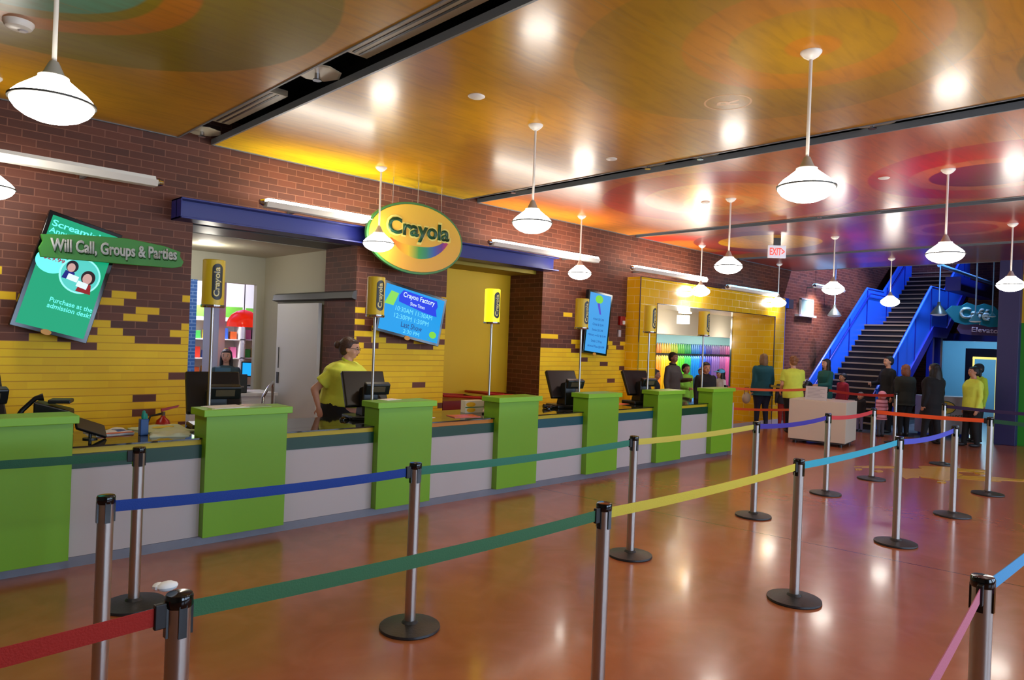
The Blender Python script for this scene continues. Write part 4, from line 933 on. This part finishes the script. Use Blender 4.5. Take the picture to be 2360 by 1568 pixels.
# floor splash decal
t = MB(); rnd = random.Random(5); zt = .003
def blobp(cx, cy, rx, ry, n_=18, j=.18, rot=0):
    p = []
    for k in range(n_):
        a = 2*PI*k/n_; r = 1+rnd.uniform(-j, j); x = rx*r*math.cos(a); y = ry*r*math.sin(a); p.append((cx+x*math.cos(rot)-y*math.sin(rot), cy+x*math.sin(rot)+y*math.cos(rot)))
    return p
for (cx, cy, rx, ry, rot) in [(11.75, 3.05, .55, .28, -.3), (11.3, 3.3, .5, .16, .3), (12.3, 3.05, .42, .2, -1.0), (11.6, 2.7, .5, .1, -1.1), (11.5, 3.75, .35, .08, -.6), (11.35, 2.9, .25, .2, 0), (12.0, 2.35, .42, .12, -.9), (12.6, 2.7, .2, .07, -.8), (11.1, 3.6, .1, .05, 0), (11.0, 3.85, .08, .04, 0), (12.9, 3.1, .1, .05, 0), (11.15, 2.8, .1, .05, .3), (10.95, 2.75, .07, .05, 0), (12.35, 2.6, .1, .06, 0)]:
    t.prism(blobp(cx, cy, rx, ry, rot=rot), .0, zt); zt += .0006
o = t.build('floor_splash', mat('yellow floor paint', (186, 144, 34), .35)); tag(o, 'yellow paint splash graphic on the concrete floor', 'floor graphic')

# ------------------------------------------------------------------ kiosk and logo panel
t = thing('kiosk_cart', 'white box kiosk on casters with a framed notice on top', 'kiosk', (13.14, 4.84, 0), math.atan2(.14, .99))
MB().box(0, .85, 0, 1.0, .08, .82).build('kiosk_body', mat('warm white laminate', (205, 192, 172), .5), t, bevel=.004)
for (a, b) in [(.1, .1), (.75, .1), (.1, .9), (.75, .9)]: MB().cyl((a, b, 0), .035, 0, .07, 12).build('caster', M_black, t)
MB().box(.03, .82, .03, .97, .05, .08).build('underframe', M_dkgrey, t)
t = thing('notice_stand', 'white printed notice standing on the kiosk', 'notice', (13.2, 5.42, .82), math.radians(-82))
MB().box(-.19, .19, -.006, .006, 0, .26, Matrix.Rotation(-.2, 4, 'X')).build('notice_frame', M_white, t)
m = MB()
for k in range(7): m.box(-.15, .15-.04*(k % 3), -.008, -.0065, .05+k*.026, .058+k*.026, Matrix.Rotation(-.2, 4, 'X'))
m.build('printed_lines', mat('faint print', (150, 146, 150), .6), t)
t = thing('queue_banner', 'pale panel stand with yellow oval logo behind the dark purple belt', 'sign', (17.35, 4.25, 0), math.radians(-48))
MB().box(-.55, .5, 0, .35, .06, .86).build('panel_body', mat('panel beige', (176, 164, 160), .5), t, bevel=.004)
MB().prism(ellipse(.5, .3), 0, .006, FACE(-.12, 0, .62)).build('logo_rim', mat('logo rim dark', (60, 80, 40), .5), t); MB().prism(ellipse(.46, .26), .006, .01, FACE(-.12, 0, .62)).build('logo_oval', mat('logo gold', (222, 176, 30), .5), t)
text('Experience', .6, .12, mat('olive letters', (92, 96, 60), .5), t, FACE(.0, -.002, .42, .12), 'lettering', .003, .02)
MB().box(-.5, .45, .05, .3, 0, .06).build('panel_foot', M_sblued, t)

# ------------------------------------------------------------------ store things seen through recess 1
wallbox('wall_shop_back', mat('shop white wall', (225, 225, 232), .6), 1.9, 9, 13.9, 14.0, 0, 3.2)
wallbox('ceiling_shop', mat('shop violet ceiling', (120, 110, 180), .7), 1.9, 9, 10.45, 14.0, 3.0, 3.1)
wallbox('wall_shop_right', mat('shop white wall', (225, 225, 232), .6), 8.9, 9, 10.45, 14, 0, 3.2)
o = MB().box(-.13, .13, -.13, .13, 0, 3.0).build('store_column', mat('pale column', (190, 200, 214), .5)); tag(o, 'square pale column inside the shop behind the seated woman', 'column', None, (4.62, 12.0, 0), .8)
def shelf(x, y, rz, label):
    t = thing('shelving_unit', label, 'shelf', (x, y, 0), rz); MB().box(-.6, .6, .15, .18, 0, 2.0).build('back_panel', M_wpaint, t)
    for z_ in (.5, .85, 1.2, 1.55, 1.9): MB().box(-.6, .6, -.12, .15, z_-.02, z_).build('shelf_board', M_wpaint, t)
    for s_ in (-.6, .58): MB().box(s_, s_+.02, -.12, .15, 0, 2.0).build('side_panel', M_wpaint, t)
    MB().box(-.6, .6, -.14, -.12, 1.95, 2.15).build('green_header', mat('header green', (100, 170, 60), .5), t)
    return t
cols = [(220, 60, 40), (240, 180, 40), (60, 160, 70), (60, 100, 200), (230, 120, 170), (250, 220, 80), (200, 90, 40), (120, 60, 150)]
cn = ['red', 'amber', 'green', 'blue', 'pink', 'yellow', 'rust', 'purple']
for (sx_, sy_, rz_, lab) in [(4.9, 13.1, 0, 'white shelving unit of craft packs left of the red dome lamp'), (6.25, 13.3, 0, 'white shelving unit of craft packs under the red dome lamp')]:
    shelf(sx_, sy_, rz_, lab)
    for zi, z_ in enumerate((.85, 1.2, 1.55)):
        for k in range(7):
            ci = (k*3+zi*2) % 8; h_ = .14+.02*((k+zi) % 4)
            o = MB().box(-.055, .055, -.05, .05, 0, h_).build('craft_pack', mat('pack '+cn[ci], cols[ci], .5), bevel=.004)
            tag(o, '%s craft pack on the %s' % (cn[ci], lab.split(' of ')[0] + lab.split('packs')[1]), 'box', 'craft packs on the shop shelves', (sx_-.5+k*.165, sy_+.0, z_))
t = thing('dome_pendant', 'large glossy red dome lamp in the shop', 'pendant lamp', (4.93, 11.55, 1.78))
MB().lathe([(.27, 0), (.268, .05), (.25, .12), (.2, .2), (.12, .26), (.03, .285)], 36, cap=False).build('dome_shade', mat('glossy red', (232, 50, 16), .15, em=.25, emc=(255, 40, 10)), t, smooth=True)
MB().cyl((0, 0, 0), .008, .28, 1.2, 8).build('rod', M_dkgrey, t); MB().lathe([(.1, .02), (.1, .03)], 20).build('bulb_plate', mat('warm glow', (255, 210, 150), .4, em=5), t)
t = thing('framed_poster', 'pale poster with fish shapes on the blue printed wall', 'poster', (3.42, 10.27, 1.2))
MB().box(-.16, .16, -.012, 0, -.28, .28).build('poster_frame', mat('blue frame', (50, 80, 160), .4), t); MB().box(-.145, .145, -.015, -.012, -.265, .265).build('poster_sheet', M_paper, t)
MB().prism(ellipse(.12, .07), 0, .001, FACE(-.03, -.016, .16)).prism(ellipse(.16, .08), 0, .001, FACE(.02, -.016, .02)).prism(ellipse(.2, .02), 0, .001, FACE(0, -.016, -.1)).build('poster_drawing', mat('poster grey', (120, 110, 110), .6), t)
o = MB().box(-.12, .12, -.01, 0, -.09, .09).build('wall_notice', M_paper); tag(o, 'plain white notice on the blue printed wall', 'notice', None, (3.42, 10.27, 1.9))
t = thing('computer_monitor', 'lit blue monitor inside the shop beneath the red dome lamp', 'monitor', (4.72, 10.66, 1.12), math.radians(-35))
MB().box(-.17, .17, -.02, .02, -.12, .12).build('monitor_case', M_black, t); MB().box(-.15, .15, -.022, -.0205, -.1, .1).build('monitor_screen', emm('monitor blue', (30, 150, 220), 1.2), t); MB().box(-.1, .1, -.08, .08, -.26, -.24).tube([(0, 0, -.25), (0, 0, -.1)], .02).build('monitor_stand', M_black, t)
t = thing('shop_table', 'small white table under the lit blue monitor in the shop', 'table', (4.78, 10.70, 0)); MB().box(-.15, .3, -.2, .2, .83, .86).build('table_top', M_wpaint, t)
for a_, b_ in ((-.12, -.17), (.27, -.17), (-.12, .17), (.27, .17)): MB().box(a_-.015, a_+.015, b_-.015, b_+.015, 0, .83).build('leg', M_wpaint, t)
t = thing('shop_desk', 'white shop desk behind the black terminal', 'desk', (3.9, 9.72, 0)); MB().box(-.55, .65, -.3, .3, .82, .86).build('desk_top', M_wpaint, t); MB().box(-.53, .63, -.25, .28, 0, .82).build('desk_body', M_wpaint, t)
t = thing('receipt_printer', 'black printer box on the white shop desk', 'printer', (4.05, 9.66, .86), -.4); MB().prism([(-.14, 0), (.14, 0), (.14, .2), (-.1, .26)], -.14, .14, Matrix(((0, 0, 1, 0), (1, 0, 0, 0), (0, 1, 0, 0), (0, 0, 0, 1)))).build('printer_body', M_black, t, bevel=.01); MB().box(-.1, .1, -.16, -.14, .08, .1).build('paper_slot', M_chrome, t)

# carts in the yellow recess
for k, (x, l) in enumerate([(6.68, 'red folding wagon frame in the yellow recess, nearer the brick pier'), (7.56, 'red folding wagon frame in the yellow recess, by the brown jamb')]):
    t = thing('hand_cart', l, 'cart', (x, 8.1, 0)); MB().box(-.4, .4, -.25, .25, .45, .82).build('cart_body', mat('cart dark red', (130, 24, 14), .35), t, bevel=.01)
    MB().tube([(-.42, -.27, .9), (.42, -.27, .84), (.42, .27, .84), (-.42, .27, .9), (-.42, -.27, .9)], .018, 8).build('cart_rim', mat('cart red', (170, 30, 20), .3), t, smooth=True)
    for (a, b) in [(-.3, -.26), (.3, -.26), (-.3, .26), (.3, .26)]: MB().cyl((0, 0, 0), .12, -.02, .02, 20, Matrix.Translation((a, b, .12)) @ Matrix.Rotation(PI/2, 4, 'X')).build('wheel', M_black, t)
    MB().tube([(-.3, -.26, .12), (-.3, -.26, .5)], .012).tube([(.3, -.26, .12), (.3, -.26, .5)], .012).build('axle_strut', M_black, t)

# ------------------------------------------------------------------ people
def remesh(mb, name, m, parent, vox, sm=4):
    me = bpy.data.meshes.new('tmp'); me.from_pydata([tuple(v) for v in mb.v], [], mb.f); me.update()
    bm = bmesh.new(); bm.from_mesh(me); bmesh.ops.recalc_face_normals(bm, faces=bm.faces); bm.to_mesh(me); bm.free()
    o = bpy.data.objects.new('tmp', me); S.collection.objects.link(o)
    r = o.modifiers.new('r', 'REMESH'); r.mode = 'VOXEL'; r.voxel_size = vox; r.use_smooth_shade = True
    s_ = o.modifiers.new('s', 'SMOOTH'); s_.iterations = sm; s_.factor = .5
    dg = bpy.context.evaluated_depsgraph_get(); out = bpy.data.meshes.new_from_object(o.evaluated_get(dg)); bpy.data.objects.remove(o)
    out.name = name; out.materials.clear(); out.materials.append(m)
    for p in out.polygons: p.use_smooth = True
    q = bpy.data.objects.new(name, out); S.collection.objects.link(q); q.parent = parent; return q
def loft(mb, secs, seg=24):
    """secs: (cx, cy, z, rx, ry) stacked ellipses -> closed solid; or with full 3D transform applied afterwards"""
    vs = []; fs = []
    for (cx, cy, z_, rx, ry) in secs:
        for k in range(seg): a = 2*PI*k/seg; vs.append((cx+rx*math.cos(a), cy+ry*math.sin(a), z_))
    n_ = len(secs)
    for i in range(n_-1):
        for k in range(seg): a = i*seg+k; b = i*seg+(k+1) % seg; fs.append((a, b, b+seg, a+seg))
    fs += [tuple(range(seg))[::-1], tuple(range((n_-1)*seg, n_*seg))]
    return vs, fs
def hand(mb, wp, d, side, H, curl=.5, palm_n=None):
    """palm, four fingers of unequal length with two bends, thumb leaving the side of the palm"""
    d = Vector(d).normalized(); n_ = Vector(palm_n) if palm_n else Vector((0, -side, 0)); n_ = (n_-d*n_.dot(d))
    if n_.length < .1: n_ = Vector((1, 0, 0))-d*d.x
    n_.normalize(); a = d.cross(n_).normalized()*side   # towards the thumb
    u = H*.0085/1.65*1.65
    L = H*.052; W = H*.024
    c = wp+d*L*.55
    T = Matrix((a, n_, d)).transposed().to_4x4(); T.translation = c
    mb.ell((0, 0, 0), (W, H*.010, L*.62), 12, 8, T)
    for i, ln in enumerate((.040, .046, .043, .034)):
        b = wp+d*L*1.0+a*(W*.75-i*W*.5); p1 = b+(d*math.cos(curl*.5)+n_*math.sin(curl*.5))*H*ln*.5
        p2 = p1+(d*math.cos(curl*1.5)+n_*math.sin(curl*1.5))*H*ln*.5; r = H*.0052
        mb.tube([b-d*.01, b, p1, p2], [r, r*1.05, r, r*.8], 8); mb.ell(p2, (r*.85,)*3, 8, 6); mb.ell(p1, (r*1.02,)*3, 8, 6)
    b = wp+d*L*.35+a*W*.8; p1 = b+(d*.6+a*.75+n_*.25).normalized()*H*.022; p2 = p1+(d*.85+a*.25+n_*.4).normalized()*H*.018; r = H*.0062
    mb.tube([b, p1, p2], [r, r, r*.8], 8); mb.ell(p2, (r*.85,)*3, 8, 6); mb.ell(p1, (r,)*3, 8, 6)
def person(label, x, y, face, H, top, pants, hairc, skin=(206, 150, 120), w=1., hs=1., hair='short', long_sleeve=True, hem=.48, lean=0., yaw=0., pitch=0., belly=0.,
           armR=None, armL=None, z0=0., sit=False, shoes=(24, 22, 22), collar=None, stripes=None, extra=None, legs=(0., 0.), vox=None, group=None, curl=.5):
    t = thing('person', label, 'person', (x, y, z0), math.radians(face))
    vox = vox or .0115*max(.75, H/1.65)
    drop = .24 if sit else 0
    hipz = (.50-drop)*H; Rl = Matrix.Translation((0, 0, hipz)) @ Matrix.Rotation(math.radians(lean), 4, 'Y') @ Matrix.Translation((0, 0, -hipz))
    def U(p): return Rl @ Vector(((p[0])*H, p[1]*H, (p[2]-drop)*H))
    ms = mat('skin %d %d' % (skin[0], skin[1]), skin, .55, noise=.05)
    mt_ = mat('cloth %d %d %d' % top, top, .85, noise=.1, nscale=14, bump=.35)
    if stripes:
        n_ = NT('striped knit'); f_ = n_.f('LESS_THAN', n_.f('FRACT', n_.f('MULTIPLY', n_.z, 13.)), .3); mt_ = n_.out(n_.mix(f_, C3(top), C3(stripes)), .9)
    mp = mat('trousers %d %d %d' % pants, pants, .85, noise=.1, nscale=14, bump=.3)
    mh = mat('hair %d %d %d' % hairc, hairc, .55, noise=.25, nscale=40, bump=.8)
    torso = [(.0, 0, .45, .070*w, .092*w), (.0, 0, .50, .074*w, .096*w), (.004+belly*.3, 0, .56, (.070+belly*.6)*w, .090*w), (.004+belly*.3, 0, .62, (.066+belly*.5)*w, .083*w), (.004, 0, .69, .072*w, .092*w), (.002, 0, .75, .074*w, .104*w), (-.004, 0, .79, .062*w, .104*w), (-.006, 0, .82, .044*w, .080*w), (-.006, 0, .845, .030, .042), (-.004, 0, .87, .028, .030)]
    def tors(mb, add, z_lo, z_hi):
        secs = [(a, b, c, d+add, e+add) for a, b, c, d, e in torso if z_lo <= c <= z_hi]
        if z_lo > .5: secs = [(secs[0][0]*.8, 0, z_lo, secs[0][3]*.98, secs[0][4]*1.02)]+secs
        if z_lo < .45: secs = [(0, 0, z_lo, .078*w+add+.012, .100*w+add+.012)]+secs
        vs, fs = loft(mb, secs); mb.add([U(v) for v in vs], fs)
    sh = .100*w**.5
    arms = []
    for side, ar in ((-1, armR), (1, armL)):
        s_ = Vector((-.004, side*sh, .795))
        e_, h_ = ar if ar else ((-.012, .022, -.165), (.025, .028, -.315))
        el = s_+Vector((e_[0], side*e_[1], e_[2])); wr = s_+Vector((h_[0], side*h_[1], h_[2])); arms.append((side, s_, el, wr))
    hz = 1-.066*hs
    RH = Matrix.Translation((0, 0, (.865-drop)*H)) @ Matrix.Rotation(math.radians(yaw), 4, 'Z') @ Matrix.Rotation(math.radians(pitch), 4, 'Y') @ Matrix.Translation((0, 0, -(.865-drop)*H))
    def Hd(p): return Rl @ (RH @ Vector((p[0]*H, p[1]*H, (p[2]-drop)*H)))
    TH = Rl @ RH
    def hell(mb, c, r, seg=18, rg=12): mb.ell((c[0]*H, c[1]*H, (c[2]-drop)*H), (r[0]*H, r[1]*H, r[2]*H), seg, rg, TH)
    aw = .8+.2*w
    # ---- body (one skin surface)
    b = MB(); tors(b, -.006, .45, .87)
    b.cap(U((-.006, 0, .84)), .031*H*aw, Hd((.0, 0, hz-.02*hs)), .029*H)
    hell(b, (.004, 0, hz+.008*hs), (.056*hs, .045*hs, .056*hs)); hell(b, (.018*hs, 0, hz-.028*hs), (.036*hs, .033*hs, .036*hs)); hell(b, (.034*hs, 0, hz-.05*hs), (.014*hs, .014*hs, .012*hs))
    hell(b, (.060*hs, 0, hz-.016*hs), (.010*hs, .0075*hs, .013*hs), 10, 8); hell(b, (.056*hs, 0, hz-.002*hs), (.006*hs, .005*hs, .016*hs), 10, 8)
    for s_ in (-1, 1): hell(b, (-.002, s_*.046*hs, hz-.010*hs), (.011*hs, .0055*hs, .016*hs), 10, 8); hell(b, (.034*hs, s_*.022*hs, hz-.024*hs), (.016*hs, .014*hs, .014*hs), 10, 8)
    for side, s_, el, wr in arms:
        b.cap(U(s_), .026*H*aw, U(el), .022*H*aw); b.cap(U(el), .022*H*aw, U(wr), .0155*H)
        dd = (U(wr)-U(el)); hand(b, U(wr)-dd.normalized()*.01, dd, side, H, curl)
    lg = []
    for side, st_ in ((-1, legs[0]), (1, legs[1])):
        hp = Vector((0, side*.046*w, .47-drop))*H
        if sit: kn = Vector((.24, side*.055, .28))*H; an = Vector((.24, side*.055, .045))*H
        else: kn = Vector((.01+st_*.5, side*.050, .275))*H; an = Vector((st_, side*.052, .045))*H
        lg.append((side, hp, kn, an)); b.cap(hp, .045*H*w, kn, .030*H*aw); b.cap(kn, .030*H*aw, an, .021*H)
    remesh(b, 'body', ms, t, vox, 4)
    # ---- face
    for s_ in (-1, 1):
        e_ = MB(); hell(e_, (.050*hs, s_*.0185*hs, hz+.001), (.0062*hs, .0085*hs, .005*hs), 12, 8); e_.build('eye', mat('eye white', (210, 205, 200), .3), t, smooth=True)
        e_ = MB(); hell(e_, (.0545*hs, s_*.0185*hs, hz+.001), (.003*hs, .004*hs, .0042*hs), 10, 6); e_.build('iris', mat('eye dark', (30, 20, 16), .2), t, smooth=True)
        e_ = MB(); hell(e_, (.053*hs, s_*.019*hs, hz+.014*hs), (.004*hs, .012*hs, .0025*hs), 10, 6); e_.build('eyebrow', mh, t, smooth=True)
    e_ = MB(); hell(e_, (.0535*hs, 0, hz-.036*hs), (.0045*hs, .013*hs, .004*hs), 12, 6); e_.build('mouth', mat('lips', (150, 70, 66), .5), t, smooth=True)
    # ---- trousers
    p = MB(); vs, fs = loft(p, [(0, 0, .43-drop, .066*w, .088*w), (0, 0, .48-drop, .078*w, .100*w), (0, 0, .53-drop, .076*w, .098*w), (belly*.2, 0, .575-drop, .072*w, .094*w)]); p.add([Rl @ (Vector(v)*H) for v in vs], fs)
    for side, hp, kn, an in lg: p.cap(hp, .055*H*w, kn, .041*H*aw); p.cap(kn, .041*H*aw, an, .031*H)
    remesh(p, 'trousers', mp, t, vox*1.2, 5)
    for side, hp, kn, an in lg:
        q = MB(); q.ell((an.x+.028*H, an.y, .022*H), (.072*H, .028*H, .022*H), 16, 8); q.ell((an.x-.005*H, an.y, .04*H), (.030*H, .027*H, .035*H), 12, 8)
        for v in q.v: v.z = max(v.z, .002)
        q.build('shoe', mat('shoe %d' % shoes[0], shoes, .5), t, smooth=True)
    # ---- top
    c = MB(); tors(c, .010, hem if (hem < .45 or hem > .5) else .45, .845)
    for side, s_, el, wr in arms:
        r0, r1, r2 = .038*H*aw, .031*H*aw, .025*H*aw
        if long_sleeve: c.cap(U(s_), r0, U(el), r1); c.cap(U(el), r1, U(wr), r2)
        else:
            mid = s_+(el-s_)*.72; vsu = [U(s_), U(s_+(el-s_)*.4), U(mid)]; c.ell(U(s_), (r0,)*3, 14, 9); c.tube(vsu, [r0, r0*1.05, r0*1.12], 16)
    remesh(c, 'coat' if hem < .44 else 'shirt', mt_, t, vox*1.15, 4)
    if collar:
        q = MB(); q.tube([U((.030*math.cos(a)-.004, .040*math.sin(a), .848-.010*math.cos(a))) for a in [2*PI*k/14 for k in range(15)]], .016*H if collar[0] == 'fur' else .009*H, 8)
        q.build('collar', mat('collar %d %d' % (collar[1][0], collar[1][1]), collar[1], .9, bump=.8, nscale=60), t, smooth=True)
    # ---- hair
    g = MB(); k_ = hs
    hell(g, (-.012*k_, 0, hz+.018*k_), (.058*k_, .052*k_, .056*k_)); hell(g, (-.026*k_, 0, hz-.004*k_), (.042*k_, .048*k_, .05*k_)); hell(g, (.022*k_, 0, hz+.042*k_), (.032*k_, .036*k_, .018*k_))
    if hair == 'curly':
        rr = random.Random(int(x*100))
        for q in range(26):
            a = rr.uniform(0, 2*PI); b_ = rr.uniform(-.1, 1.4); hell(g, (-.014*k_+.056*k_*math.cos(b_)*math.cos(a) if math.cos(a) < .5 else .0, .05*k_*math.cos(b_)*math.sin(a), hz+.02*k_+.05*k_*math.sin(b_)), (.016*k_,)*3, 8, 6)
    if hair in ('long', 'bob'):
        zb = .74 if hair == 'long' else .85
        hell(g, (-.036*k_, 0, (hz+zb)/2-.005), (.036*k_, .050*k_, (hz-zb)/2+.03))
        for s_ in (-1, 1): hell(g, (-.004, s_*.046*k_, (hz+zb)/2+.01), (.026*k_, .016*k_, (hz-zb)/2+.018))
    if hair == 'verylong':
        hell(g, (-.052, 0, .80), (.045, .066, .17)); 
        for s_ in (-1, 1): hell(g, (-.004, s_*.052, .84), (.03, .022, .10))
    if hair == 'bun': hell(g, (-.078*k_, 0, hz+.012*k_), (.024*k_, .026*k_, .026*k_))
    if hair == 'pony': hell(g, (-.075*k_, 0, hz-.02), (.02*k_, .02*k_, .05*k_)); hell(g, (-.075*k_, 0, hz+.02), (.02*k_,)*3)
    remesh(g, 'hair', mh, t, vox*.95, 3)
    if extra:
        for ex in extra:
            if ex == 'glasses':
                q = MB()
                for s_ in (-1, 1):
                    q.tube([Hd((.062*hs, s_*.0195*hs+.012*hs*math.cos(a), hz+.001+.009*hs*math.sin(a))) for a in [2*PI*k/12 for k in range(13)]], .0018, 5)
                    q.tube([Hd((.062*hs, s_*.032*hs, hz+.004)), Hd((.0, s_*.05*hs, hz+.0))], .0022, 5)
                q.tube([Hd((.063*hs, -.008*hs, hz+.002)), Hd((.063*hs, .008*hs, hz+.002))], .0018, 5); q.build('glasses', M_blackg, t)
            if ex == 'badge':
                T = Rl @ Matrix.Translation((.083*H*w, -.05*H, .725*H)) @ Matrix.Rotation(-.35, 4, 'Z'); MB().box(-.004, .004, -.035, .035, -.02, .02, T).build('name_badge', mat('badge crimson', (170, 30, 60), .4), t)
            if ex[0] == 'beanie':
                q = MB(); hell(q, (-.008*k_, 0, hz+.022*k_), (.062*k_, .056*k_, .058*k_)); o_ = q.build('knit_hat', mat('knit %d %d' % (ex[1][0], ex[1][1]), ex[1], .95, bump=.5, nscale=60), t, smooth=True)
            if ex[0] == 'cap':
                q = MB(); hell(q, (-.006*k_, 0, hz+.026*k_), (.061*k_, .054*k_, .046*k_)); hell(q, (.07*k_, 0, hz+.026*k_), (.04*k_, .038*k_, .006*k_)); q.build('peaked_cap', mat('cap %d %d' % (ex[1][0], ex[1][1]), ex[1], .8), t, smooth=True)
    return t
LIME = (214, 226, 78); SK1 = (206, 152, 124); SK2 = (150, 98, 70); SK3 = (186, 130, 98)
tab_arm = ((.05, .02, -.15), (.17, -.02, -.16))
reach = ((.06, .03, -.13), (.20, .0, -.14))
person('woman in lime polo shirt and glasses, hair in a bun, behind the counter', 4.15, 7.02, -52, 1.69, LIME, (20, 20, 22), (62, 38, 28), SK1, w=1.85, hs=1.06, hair='bun', long_sleeve=False, belly=.03, lean=6, yaw=6,
       hem=.555, armR=((-.125, .045, -.150), (-.085, .035, -.265)), armL=((.06, .02, -.16), (.19, -.01, -.20)), collar=('polo', (196, 210, 40)), extra=['glasses', 'badge'], vox=.010)
person('seated woman with long dark hair holding papers inside the shop', 4.43, 10.98, -120, 1.6, (60, 84, 88), (30, 30, 36), (22, 16, 16), SK1, hair='long', sit=True, z0=.20, armR=tab_arm, armL=tab_arm)
o = MB().box(-.2, .2, -.2, .2, 0, .56).build('stool', M_dkgrey, bevel=.01); tag(o, 'dark box stool under the seated woman in the shop', 'stool', None, (4.39, 10.94, 0), math.radians(-120))
o = MB().box(-.11, .11, -.003, .003, -.08, .08).build('held_papers', mat('dark teal folder', (40, 90, 110), .5)); tag(o, 'dark teal folder held by the seated woman', 'folder', None, (4.26, 10.68, 1.07), math.radians(-30)); o.rotation_euler[0] = -.5
person('boy with short black hair in dark jacket at the left edge of the portal', 11.42, 7.78, -60, 1.27, (24, 24, 28), (30, 34, 44), (16, 12, 12), SK2, hs=1.28, yaw=0)
person('woman in grey winter coat with dark fur collar pointing forward in the portal', 12.3, 7.95, -90, 1.60, (84, 78, 74), (30, 30, 34), (40, 26, 20), SK2, w=1.15, hem=.36, collar=('fur', (34, 26, 22)), armL=((.05, .03, -.15), (.20, -.03, -.13)))
person('boy with short dark hair in a black zipped jacket behind the last lamp sign pole', 12.0, 7.02, -125, 1.44, (18, 18, 20), (24, 26, 32), (20, 14, 12), SK3, w=1.15, hs=1.12, hem=.42, collar=('stand', (18, 18, 20)))
person('person in lime top with dark hair between the grey coat and the black jacket', 12.95, 8.05, -110, 1.36, (140, 200, 60), (40, 40, 50), (22, 16, 14), SK3, hs=1.15, armR=tab_arm)
person('small child with dark hair in blue behind the girl in a blue cap', 13.75, 8.15, -150, 1.28, (60, 110, 140), (40, 50, 80), (20, 14, 14), SK3, hs=1.2)
person('girl in pale jacket and sky blue cap at the right edge of the portal opening', 13.85, 7.75, 150, 1.27, (200, 196, 188), (60, 70, 110), (24, 16, 14), SK3, hs=1.2, hair='long', extra=[('cap', (90, 180, 230))])
person('woman in teal jacket with blond bob seen from behind at the tiled reveal', 15.2, 7.45, 60, 1.63, (22, 82, 92), (24, 28, 48), (130, 96, 62), SK1, w=1.42, hair='bob', hem=.42, legs=(-.03, .04))
person('boy in dark hooded top and red trousers beside the woman in teal jacket', 15.3, 7.0, 30, 1.17, (50, 52, 62), (150, 34, 24), (16, 12, 12), SK3, hs=1.25, legs=(.04, -.02))
person('staff member in lime shirt and black trousers with curly ginger hair, back to the camera', 14.55, 6.45, 48, 1.60, LIME, (18, 18, 20), (140, 88, 52), SK1, w=1.32, hair='curly', long_sleeve=False, lean=4, armR=((.07, .03, -.14), (.18, .02, -.19)), armL=((.03, .02, -.16), (.13, .0, -.25)))
person('woman in dark green top with long dark wavy hair facing the staff member', 15.75, 6.27, 150, 1.57, (16, 84, 80), (60, 90, 140), (34, 22, 20), SK1, w=1.1, hair='long', armL=tab_arm)
person('person in dark red coat behind the woman in green top', 16.55, 6.2, 150, 1.25, (150, 24, 46), (30, 30, 40), (20, 14, 14), SK3, hs=1.15, hem=.4)
person('small child with light brown hair behind the white kiosk', 16.4, 5.75, 170, .86, (30, 28, 34), (120, 110, 140), (110, 84, 62), SK1, hs=1.5)
person('man in black coat with short black hair in profile at the foot of the stair', 16.7, 5.3, 140, 1.68, (20, 20, 24), (24, 24, 30), (18, 14, 14), SK1, w=1.05, hem=.42, armR=tab_arm)
person('woman in dark olive jacket with auburn hair seen from behind', 16.35, 4.85, 60, 1.52, (38, 40, 34), (14, 14, 18), (128, 72, 46), SK1, w=1.45, hair='bob', hem=.44)
person('toddler in pink striped coat and pink knit hat behind the orange belt', 15.75, 5.1, 60, .94, (224, 150, 160), (70, 74, 84), (200, 120, 120), SK1, hs=1.5, hem=.38, w=1.2, stripes=(150, 60, 70), extra=[('beanie', (236, 150, 170))])
person('woman in long black coat with very long dark hair', 15.55, 4.1, 70, 1.58, (14, 12, 14), (16, 16, 20), (18, 12, 12), SK3, w=1.45, hair='verylong', hem=.36, legs=(-.06, .08))
person('person with short black hair in dark clothes behind the long haired woman', 16.6, 4.35, 130, 1.52, (30, 34, 52), (20, 20, 26), (16, 12, 12), SK2, hem=.42)
person('staff member in lime jacket and black trousers with black ponytail at the right', 15.85, 3.5, 130, 1.55, LIME, (16, 16, 18), (18, 14, 14), SK3, w=1.3, hair='pony', hem=.47, legs=(.06, -.04), shoes=(30, 28, 30))
person('person in dark cap and lime top behind the staff member in lime jacket', 16.75, 3.62, 140, 1.60, (170, 196, 50), (18, 18, 20), (14, 12, 12), SK3, extra=[('cap', (18, 18, 24))])
t = thing('handbag', 'cream handbag hanging at the side of the woman in teal jacket', 'handbag', (14.85, 7.65, .52)); MB().ell((0, 0, .1), (.14, .08, .13), 18, 10).build('bag_body', mat('cream leather', (190, 170, 140), .6), t, smooth=True); MB().tube([(-.1, 0, .18), (-.08, 0, .34), (.08, 0, .34), (.1, 0, .18)], .01, 6).build('bag_strap', mat('tan leather', (150, 90, 50), .6), t)
t = thing('shoulder_bag', 'black bag held up between the staff member and the woman in green top', 'handbag', (15.62, 6.62, .84)); MB().ell((0, 0, .1), (.2, .12, .13), 18, 10).build('bag_body', M_black, t, smooth=True); MB().tube([(-.15, 0, .16), (-.05, 0, .26), (.1, 0, .26), (.16, 0, .16)], .01, 6).build('bag_strap', M_white, t)
